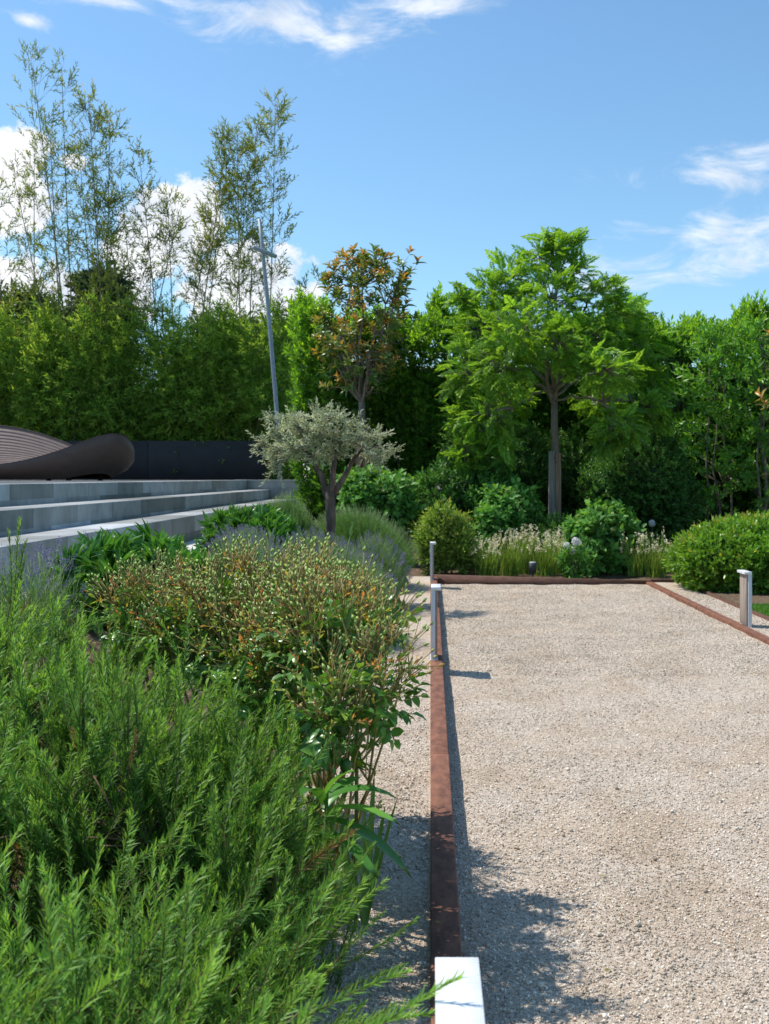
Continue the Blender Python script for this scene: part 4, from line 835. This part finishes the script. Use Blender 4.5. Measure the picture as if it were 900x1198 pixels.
mound('lavender', 'lavender left of the olive trunk with faint purple spikes', 'lavender', -1.75, 10.6, .45, .8, 1.02, 700, L_LAV, .3, group=LG)
mound('lavender', 'pale lavender bulging over the gravel, nearest the far left bollard', 'lavender', -.60, 11.2, .40, .8, .94, 1000, L_LAV, .22, group=LG, tilt=1)
mound('lavender', 'grey-green lavender just behind the rose bushes', 'lavender', -.75, 9.0, .5, .7, .96, 1000, L_LAV, .2, group=LG, tilt=.9)
mound('lavender', 'lavender behind the left half of the rose bushes', 'lavender', -1.5, 8.9, .5, .7, 1.02, 700, L_LAV, .25, group=LG)
mound('green_mound', 'bright green feathery mound behind the olive trunk', 'shrub', -.85, 13.5, .75, .9, 1.18, 1600, L_LAVG, 0, tilt=.9)
mound('green_mound', 'upright green rosemary mound before the end wall, left of the olive trunk', 'shrub', -1.85, 13.6, .40, .5, 1.36, 700, L_LAVG, 0, tilt=.3)

# --- roses
def rose_leaf_tpl():
    s = Soup()
    for (y, sx, a) in ((.03, -1, 1), (.03, 1, 1), (.06, -1, .8), (.06, 1, .8), (.085, 0, 0)):
        A = np.array([[sx * 1.0, .6 if sx else 1, -.1 + .1 * RS.randn()]]); s.add(*scat(LEAF8, np.array([[0, y, 0]]), A, np.array([[0, .1, 1.0]]) + RS.randn(1, 3) * .15, np.array([[.030, .045, .045]]) * (1 + .1 * RS.randn()), 0))
    st = Soup(); tube(st, [(0, 0, 0), (0, .09, 0)], .0014, 3); return s.arrays(), st.arrays()
def bud_tpl():
    s, st = Soup(), Soup(); o = np.array([(1, 0, 0), (-.5, .2, .87), (-.5, -.2, -.87), (0, 1.3, 0), (0, -.9, 0)], float); oF = np.array([(0, 1, 3), (1, 2, 3), (2, 0, 3), (1, 0, 4), (2, 1, 4), (0, 2, 4)])
    for i in range(7):
        d = nrm(np.array([RS.randn() * .5, 1.0, RS.randn() * .5])); e = d * (.06 + .07 * RS.rand()); tube(st, [(0, 0, 0), e * .5 + RS.randn(3) * .004, e], .0013, 3); s.add(*scat((o, oF, np.full(6, .5)), e[None], d[None], RS.randn(1, 3), np.array([[.0055, .008, .0055]]) * (.8 + .5 * RS.rand()), 0, RS.rand(1)))
    return s.arrays(), st.arrays()
TR = [rose_leaf_tpl() for _ in range(4)]; TB = [bud_tpl() for _ in range(6)]
TY = [shoot(7, .10, .028, .010, .8, LEAF2, .15, .2) for _ in range(5)]
def rose(label, lobes, nl, nb, base, cf=.45):
    t = thing('rose_bush', label, 'rose bush', tuple(base), 'rose bushes in bud in the raised bed'); fol, ls, buds, cane_, yl = Soup(), Soup(), Soup(), Soup(), Soup()
    lob_ = np.array(lobes); P, Nn, u = shell(lobes, nl, .45, bed_z(np.array(base[0]), 0) + .02, .15, -.45); n = len(P)
    A = nrm(Nn * .8 + [0, 0, .2] + RS.randn(n, 3) * .5); plant(TR, P, A, np.tile([0, 0, 1.], (n, 1)) + RS.randn(n, 3) * .45, .65 + .5 * RS.rand(n), fol, ls, np.clip(RS.rand(n) * .75 + .3 * u ** 3, 0, 1))
    P, Nn, u = shell(lobes, nb, .92, .2, .15, -.5); q = (Nn[:, 2] > -.25); P, Nn = P[q], Nn[q]; n = len(P); A = nrm(Nn * .4 + [0, 0, .9] + RS.randn(n, 3) * .3)
    off = (.02 + .12 * RS.rand(n) ** 1.5)[:, None]; plant(TB, P + A * off, A, RS.randn(n, 3), .8 + .5 * RS.rand(n), buds, cane_)
    Q = P + A * off; yl_a = nrm(A + RS.randn(n, 3) * .5); plant(TY, Q - A * .05, yl_a, RS.randn(n, 3), .8 + .6 * RS.rand(n), yl, cane_)
    for i in range(0, n, 3): tube(cane_, np.array([P[i] - A[i] * .15, P[i], P[i] + A[i] * off[i]]), [.0022, .0018, .0014], 3)
    bs = np.array(base)
    for i in range(26):
        k = RS.randint(n); tube(cane_, path(bs + [RS.randn() * .06, RS.randn() * .06, -.03], P[k], 6, .06), np.linspace(.007, .003, 6), 5)
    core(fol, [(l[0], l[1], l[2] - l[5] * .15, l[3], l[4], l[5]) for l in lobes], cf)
    fol.build('foliage', L_ROSE, t); ls.build('leaf_stalks', GREENSTEM, t); buds.build('flower_buds', L_BUD, t); yl.build('young_shoots', L_ROSEY, t); cane_.build('stems', REDSTEM, t)
rose('big rose bush full of reddish buds in the middle of the raised bed', [lob(315, 738, 4.3, 80, 52), lob(360, 760, 3.8, 50, 56), lob(262, 755, 4.4, 50, 46), lob(330, 800, 3.9, 70, 60)], 560, 290, (-.72, 4.3, .3))
rose('rose bush with small green buds leaning over the gravel beside the left bollard light', [lob(410, 790, 3.35, 52, 62), lob(380, 755, 3.6, 50, 46), lob(440, 806, 3.2, 30, 42), lob(438, 748, 3.9, 24, 36), lob(400, 846, 3.2, 40, 44), lob(405, 890, 3.15, 30, 40)], 520, 250, (-.42, 3.45, .12), .22)
rose('low rose bush with pink-brown tips in front of the near peony', [lob(185, 732, 4.7, 52, 38), lob(225, 752, 4.4, 42, 38)], 520, 230, (-1.2, 4.6, .5))

# --- peonies (leaf clumps)
TP = []
for _ in range(5):
    s, st = Soup(), Soup()
    for k in range(9):
        a = RS.randn() * .8; A = np.array([[math.sin(a), math.cos(a) * .9 + .1, RS.randn() * .25 + .05]]); s.add(*scat(leaf8(.45, .18), np.array([[0, .16 + .02 * (k % 3), 0]]), A, np.array([[0, 0, 1.]]) + RS.randn(1, 3) * .3, np.array([[.042, .14, .14]]) * (.8 + .35 * RS.rand()), 0))
    tube(st, [(0, 0, 0), (0, .2, 0)], .004, 4); TP.append((s.arrays(), st.arrays()))
lb = [(-1.98, 6.7, .84, .40, .45, .20), (-1.72, 6.5, .80, .25, .3, .18)]
bush('peony', 'lush dark green leafy peony clump in front of the bottom step', 'peony', lb, TP, 130, L_PEONY, GREENSTEM, up=.6, out=.9, jit=.3, coref=.45, inner=.5, zmin=.5, scale=(.8, 1.15), base=(-1.95, 6.7, .6), group='leafy peonies in the raised bed')
lb = [(-2.02, 11.6, .88, .42, .5, .2)]
bush('peony', 'smaller leafy peony clump farther along the step, left of the olive tree', 'peony', lb, TP, 110, L_PEONY, GREENSTEM, up=.6, out=.9, jit=.3, coref=.45, inner=.5, zmin=.5, base=(-2.0, 11.6, .6), group='leafy peonies in the raised bed')

# --- alliums / strap leaves
def strap(soup, b, d, L, w, droop=.5, R=.5, n=7):
    d = nrm(d); side = nrm(np.cross(d, [0, 0, 1.])) if abs(d[2]) < .98 else np.array([1., 0, 0]); tt = np.linspace(0, 1, n)[:, None]
    P = b + d * L * tt; P[:, 2] -= droop * L * tt[:, 0] ** 2; ww = w * np.sin(np.clip(tt * .93 + .07, 0, 1) * math.pi) ** .6 * .5; up = np.cross(side, d)
    V = np.concatenate([P - side * ww + up * ww * .3, P, P + side * ww + up * ww * .3]); F = []
    for k in range(n - 1): F += [(k, k + 1, n + k + 1), (k, n + k + 1, n + k), (n + k, n + k + 1, 2 * n + k + 1), (n + k, 2 * n + k + 1, 2 * n + k)]
    soup.add(V, F, R)
def allium(px0, py0, px1, py1, Y, label, bud=1.0, leaves=0):
    b, e = at(px0, py0, Y), at(px1, py1, Y - .05); gz = float(bed_z(np.array(b[0]), np.array(Y))); t = thing('allium', label, 'flower bud', (b[0], b[1], gz), 'tall allium stalks rising out of the bed')
    g = np.array([b[0] - (e[0] - b[0]) * .3, Y, gz]); s = Soup(); P = np.array([g, b, (b + e) / 2 + [.004, 0, 0], e]); tube(s, P, [.006, .006, .0055, .0045], 8); s.build('stalk', GREENSTEM, t, smooth=True)
    d = nrm(e - b); s = Soup(); h = .10 * bud; P = [e - d * .012, e, e + d * h * .25, e + d * h * .5, e + d * h * .8, e + d * h * 1.15]; tube(s, P, np.array([.004, .0105, .0115, .0085, .004, .001]) * bud ** .5, 10, .6); s.build('bud', L_STRAP, t, smooth=True)
    if leaves:
        s = Soup()
        for i in range(leaves): a = RS.rand() * 6.28; strap(s, g + [RS.randn() * .02, RS.randn() * .02, 0], np.array([math.cos(a) * .25, math.sin(a) * .25, 1]), .42 + .15 * RS.rand(), .022, .12, RS.rand())
        s.build('leaves', L_STRAP, t)
allium(377, 822, 404, 735, 3.4, 'thick allium stalk with a pointed bud, largest, over the rose bush', 1.0)
allium(402, 668, 410, 626, 8.2, 'allium bud standing right of the olive trunk', 1.0, 6)
allium(388, 680, 391, 648, 7.6, 'allium bud below the olive trunk, between two others', .8, 5)
allium(332, 690, 336, 634, 7.4, 'thin allium stalk left of the olive trunk', .7, 5)
allium(297, 670, 298, 640, 8.0, 'short allium stalk behind the rose bush, farthest left', .7, 4)
allium(262, 846, 282, 792, 3.5, 'allium stalk among strap leaves between rosemary and roses', .6, 9)
allium(418, 850, 424, 812, 3.3, 'short budless-looking allium stalk low in the rose bush', .5, 8)
# big lance leaves spilling on the gravel
t = thing('lily_plant', 'broad pointed leaves spilling out of the rosemary on to the gravel strip', 'plant', (-.36, 3.0, .15)); s, st = Soup(), Soup(); g = np.array([-.36, 3.0, .15])
tube(st, [g, g + [.05, -.02, .25], g + [.06, -.03, .50]], [.01, .008, .006], 6)
for (dx, dy, dz, L, w, dr, z) in ((.9, -.3, .35, .30, .05, .4, .30), (1, -.45, .05, .34, .05, .5, .28), (.9, .1, .5, .30, .06, .5, .33), (.7, -.7, .1, .28, .045, .4, .24), (-.2, -.6, .8, .3, .05, .5, .32), (.4, .6, .6, .28, .05, .4, .3), (1, .3, .15, .30, .045, .5, .22), (.5, -.3, .9, .25, .05, .4, .34)):
    strap(s, g + [.05, -.03, z + .13], np.array([dx, dy, dz]), L * .85, w, dr, RS.rand())
s.build('leaves', L_PEONY, t, smooth=True); st.build('stem', GREENSTEM, t)

# --- rosemary
def rosemary_tpl(L=.30, n=120):
    t = np.linspace(.04, 1, n); sx, sz = RS.randn() * .12, RS.randn() * .08
    def pos(t): return np.stack([sx * L * t ** 2, L * t, sz * L * t ** 2], 1)
    P = pos(t); phi = np.arange(n) * 2.39 + RS.randn(n) * .3; a = .85 - .42 * t ** 2 + RS.randn(n) * .18
    A = np.stack([np.cos(phi) * np.sin(a), np.cos(a), np.sin(phi) * np.sin(a)], 1); ll = (.036 - .011 * t ** 3) * (1 + RS.randn(n) * .16); ll[t > .96] *= .7
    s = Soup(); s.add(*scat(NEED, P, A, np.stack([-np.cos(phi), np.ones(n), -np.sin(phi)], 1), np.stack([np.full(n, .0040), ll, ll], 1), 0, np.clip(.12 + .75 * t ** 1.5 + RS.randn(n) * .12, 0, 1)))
    st = Soup(); tube(st, pos(np.linspace(0, .97, 6)), np.linspace(.0024, .0010, 6), 4); return s.arrays(), st.arrays()
TRM = [rosemary_tpl(.32, 100) for _ in range(5)] + [rosemary_tpl(.24, 80) for _ in range(3)]
def rosemary(label, x, y, rx, ry, ztop, n, lean=(0, 0), extra=()):
    z0 = float(bed_z(np.array(x), np.array(y))); t = thing('rosemary_bush', label, 'rosemary', (x, y, z0), 'rosemary bushes in the front of the bed'); fol, st, wd = Soup(), Soup(), Soup()
    a = RS.rand(n) * 6.28; r = RS.rand(n) ** .55; H = ztop - z0
    ex, ey = x + rx * r * np.cos(a), y + ry * r * np.sin(a); dome = np.sqrt(np.clip(1 - .75 * r ** 2.2, .04, 1)); lay = 1 - .5 * RS.rand(n) ** 2.0
    lay *= 1 + .10 * RS.randn(n)
    ez = z0 + H * dome * lay * (1 + .10 * pn(np.stack([ex, ey, ey], 1), 3.5)) 
    D = nrm(np.stack([np.cos(a) * r * .5 + lean[0], np.sin(a) * r * .5 + lean[1], 1.0 - .2 * r], 1) + RS.randn(n, 3) * .24)
    E = np.stack([ex, ey, ez], 1); keep = (E[:, 2] > bed_z(ex, ey) - .02) & (pn(E, 5.5, x * 7) > -.42); E, D = E[keep], D[keep]
    m = max(12, int(len(E) / 4.6)); Ep, Dp = E[:m], D[:m]; Es, Ds = [Ep], [Dp]        # plumes: side shoots gathered round a leading stem
    for q in range(5):
        v = nrm(np.cross(RS.randn(m, 3), Dp)); back = .05 + .27 * RS.rand(m); Es.append(Ep - Dp * back[:, None] + v * (.03 + .05 * RS.rand(m))[:, None]); Ds.append(nrm(Dp + v * (.25 + .3 * RS.rand(m))[:, None] + [0, 0, .15]))
    E, D = np.concatenate(Es), np.concatenate(Ds)
    if len(extra): X = np.array(extra); E = np.vstack([E, X[:, :3]]); D = np.vstack([D, nrm(X[:, 3:6])])
    n = len(E); sc = .68 + .62 * RS.rand(n); L = .30
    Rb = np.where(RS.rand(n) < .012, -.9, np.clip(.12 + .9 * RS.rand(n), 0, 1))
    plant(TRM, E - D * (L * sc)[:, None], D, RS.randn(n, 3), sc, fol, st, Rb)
    g = np.array([x, y, z0 - .03]); nodes = []
    for i in range(14):
        k = RS.randint(n); c = g + (E[k] - D[k] * .35 - g) * .75; p = path(g + [RS.randn() * .08, RS.randn() * .08, 0], c, 6, .07); tube(wd, p, np.linspace(.010, .005, 6), 6); nodes += list(p[2:])
    nodes = np.array(nodes)
    for k in range(0, n, 2):
        b = E[k] - D[k] * .28; q = nodes[np.argmin(np.linalg.norm(nodes - b, axis=1))]; tube(wd, path(q, b, 4, .08), [.0042, .0034, .0028, .0022], 4)
    fol.build('foliage', L_ROSEM, t); st.build('twigs', TWIG, t); wd.build('branches', TWIG, t)
rosemary('rosemary bush at the far left with one spire standing above the rest', -1.85, 4.15, .75, .75, 1.10, 680, extra=[(-1.80, 4.45, 1.34, .02, 0, 1), (-1.82, 4.5, 1.28, -.08, 0, 1), (-1.76, 4.4, 1.20, .1, 0, 1), (-1.8, 4.4, 1.16, 0, -.1, 1), (-1.79, 4.42, 1.30, .05, .05, 1), (-1.81, 4.46, 1.25, 0, 0, 1), (-1.80, 4.43, 1.10, 0, 0, 1)])
rosemary('rosemary bush in front of the low roses, middle of the bed', -1.15, 3.6, .58, .50, 1.0, 430)
rosemary('rosemary bush in front of the big rose bush', -.82, 3.05, .46, .45, .97, 400, (.1, 0))
rosemary('rosemary bush behind the shaded end of the edging, beside the broad pointed leaves', -.46, 2.85, .30, .40, .80, 300, (.25, 0), extra=[(-.16, 3.0, .45, 1, .1, .5), (-.14, 3.15, .5, .8, 0, .7), (-.18, 2.85, .55, .7, 0, .8)])
rosemary('rosemary bush between the rose bushes and the gravel strip', -.62, 3.2, .36, .35, .93, 320, (.1, 0))
rosemary('rosemary bush at the left border in the middle distance', -1.6, 2.8, .60, .65, 1.02, 460)
rosemary('rosemary bush spreading over the gravel by the shaded end of the edging', -.55, 2.3, .42, .50, .70, 290, (.22, -.02), extra=[(-.02, 2.45, .40, 1, .1, .35), (-.12, 2.7, .42, 1, .2, .4), (-.22, 2.95, .40, 1, .1, .4), (-.05, 2.2, .42, 1, .0, .4), (-.15, 2.05, .45, 1, -.1, .5), (-.2, 2.3, .5, .8, 0, .6), (-.16, 2.55, .5, .8, .1, .6), (-.14, 2.75, .5, .7, .1, .7), (-.1, 2.4, .58, .6, 0, .8), (-.08, 2.25, .5, .8, -.1, .6), (-.18, 2.6, .62, .5, 0, .9), (.0, 2.3, .38, 1, 0, .3), (-.04, 2.65, .36, 1, .1, .35), (-.22, 2.45, .68, .4, 0, 1), (-.24, 2.8, .6, .5, 0, .8)])
rosemary('nearest rosemary bush, its tips touching the cap of the nearest bollard light', -.52, 1.75, .42, .42, .74, 290, (.2, 0), extra=[(.025, 1.70, .735, .9, .05, .7), (-.06, 1.62, .66, 1, -.1, .5), (-.03, 1.80, .64, 1, .1, .5), (-.08, 1.9, .55, 1, .1, .5), (-.12, 1.55, .68, .9, 0, .6), (-.14, 1.75, .7, .6, 0, .8), (-.1, 1.65, .62, .8, 0, .6)])
rosemary('rosemary bush filling the bottom left corner', -1.1, 1.95, .55, .55, .90, 320)

# --- lawn blades near the right edging
n = 16000; P = np.stack([3.65 + 1.5 * RS.rand(n), 9.3 + 2.8 * RS.rand(n), np.full(n, .035)], 1); s = Soup(); s.add(*scat(NEED, P, np.array([0, 0, 1.]) + RS.randn(n, 3) * .3, RS.randn(n, 3), np.stack([np.full(n, .006), .03 + .02 * RS.rand(n), np.full(n, .03)], 1), 0)); kind(s.build('grass', L_LAWN), 'stuff')
# --- fallen bits on the ground of the bed
n = 2500; P = np.stack([-2.4 + 1.95 * RS.rand(n), 1.2 + 8 * RS.rand(n), np.zeros(n)], 1); P[:, 2] = bed_z(P[:, 0], P[:, 1]) + .012; s = Soup(); s.add(*scat(LEAF2, P, RS.randn(n, 3) * [1, 1, .15], np.array([0, 0, 1.]) + RS.randn(n, 3) * .3, np.stack([.008 + .01 * RS.rand(n), .02 + .03 * RS.rand(n), np.full(n, .02)], 1), 0)); kind(s.build('fallen_leaves', leafmat('dry_leaf', [(0, (.10, .055, .03)), (1, (.28, .18, .10))], .8, .1, .2)), 'stuff')
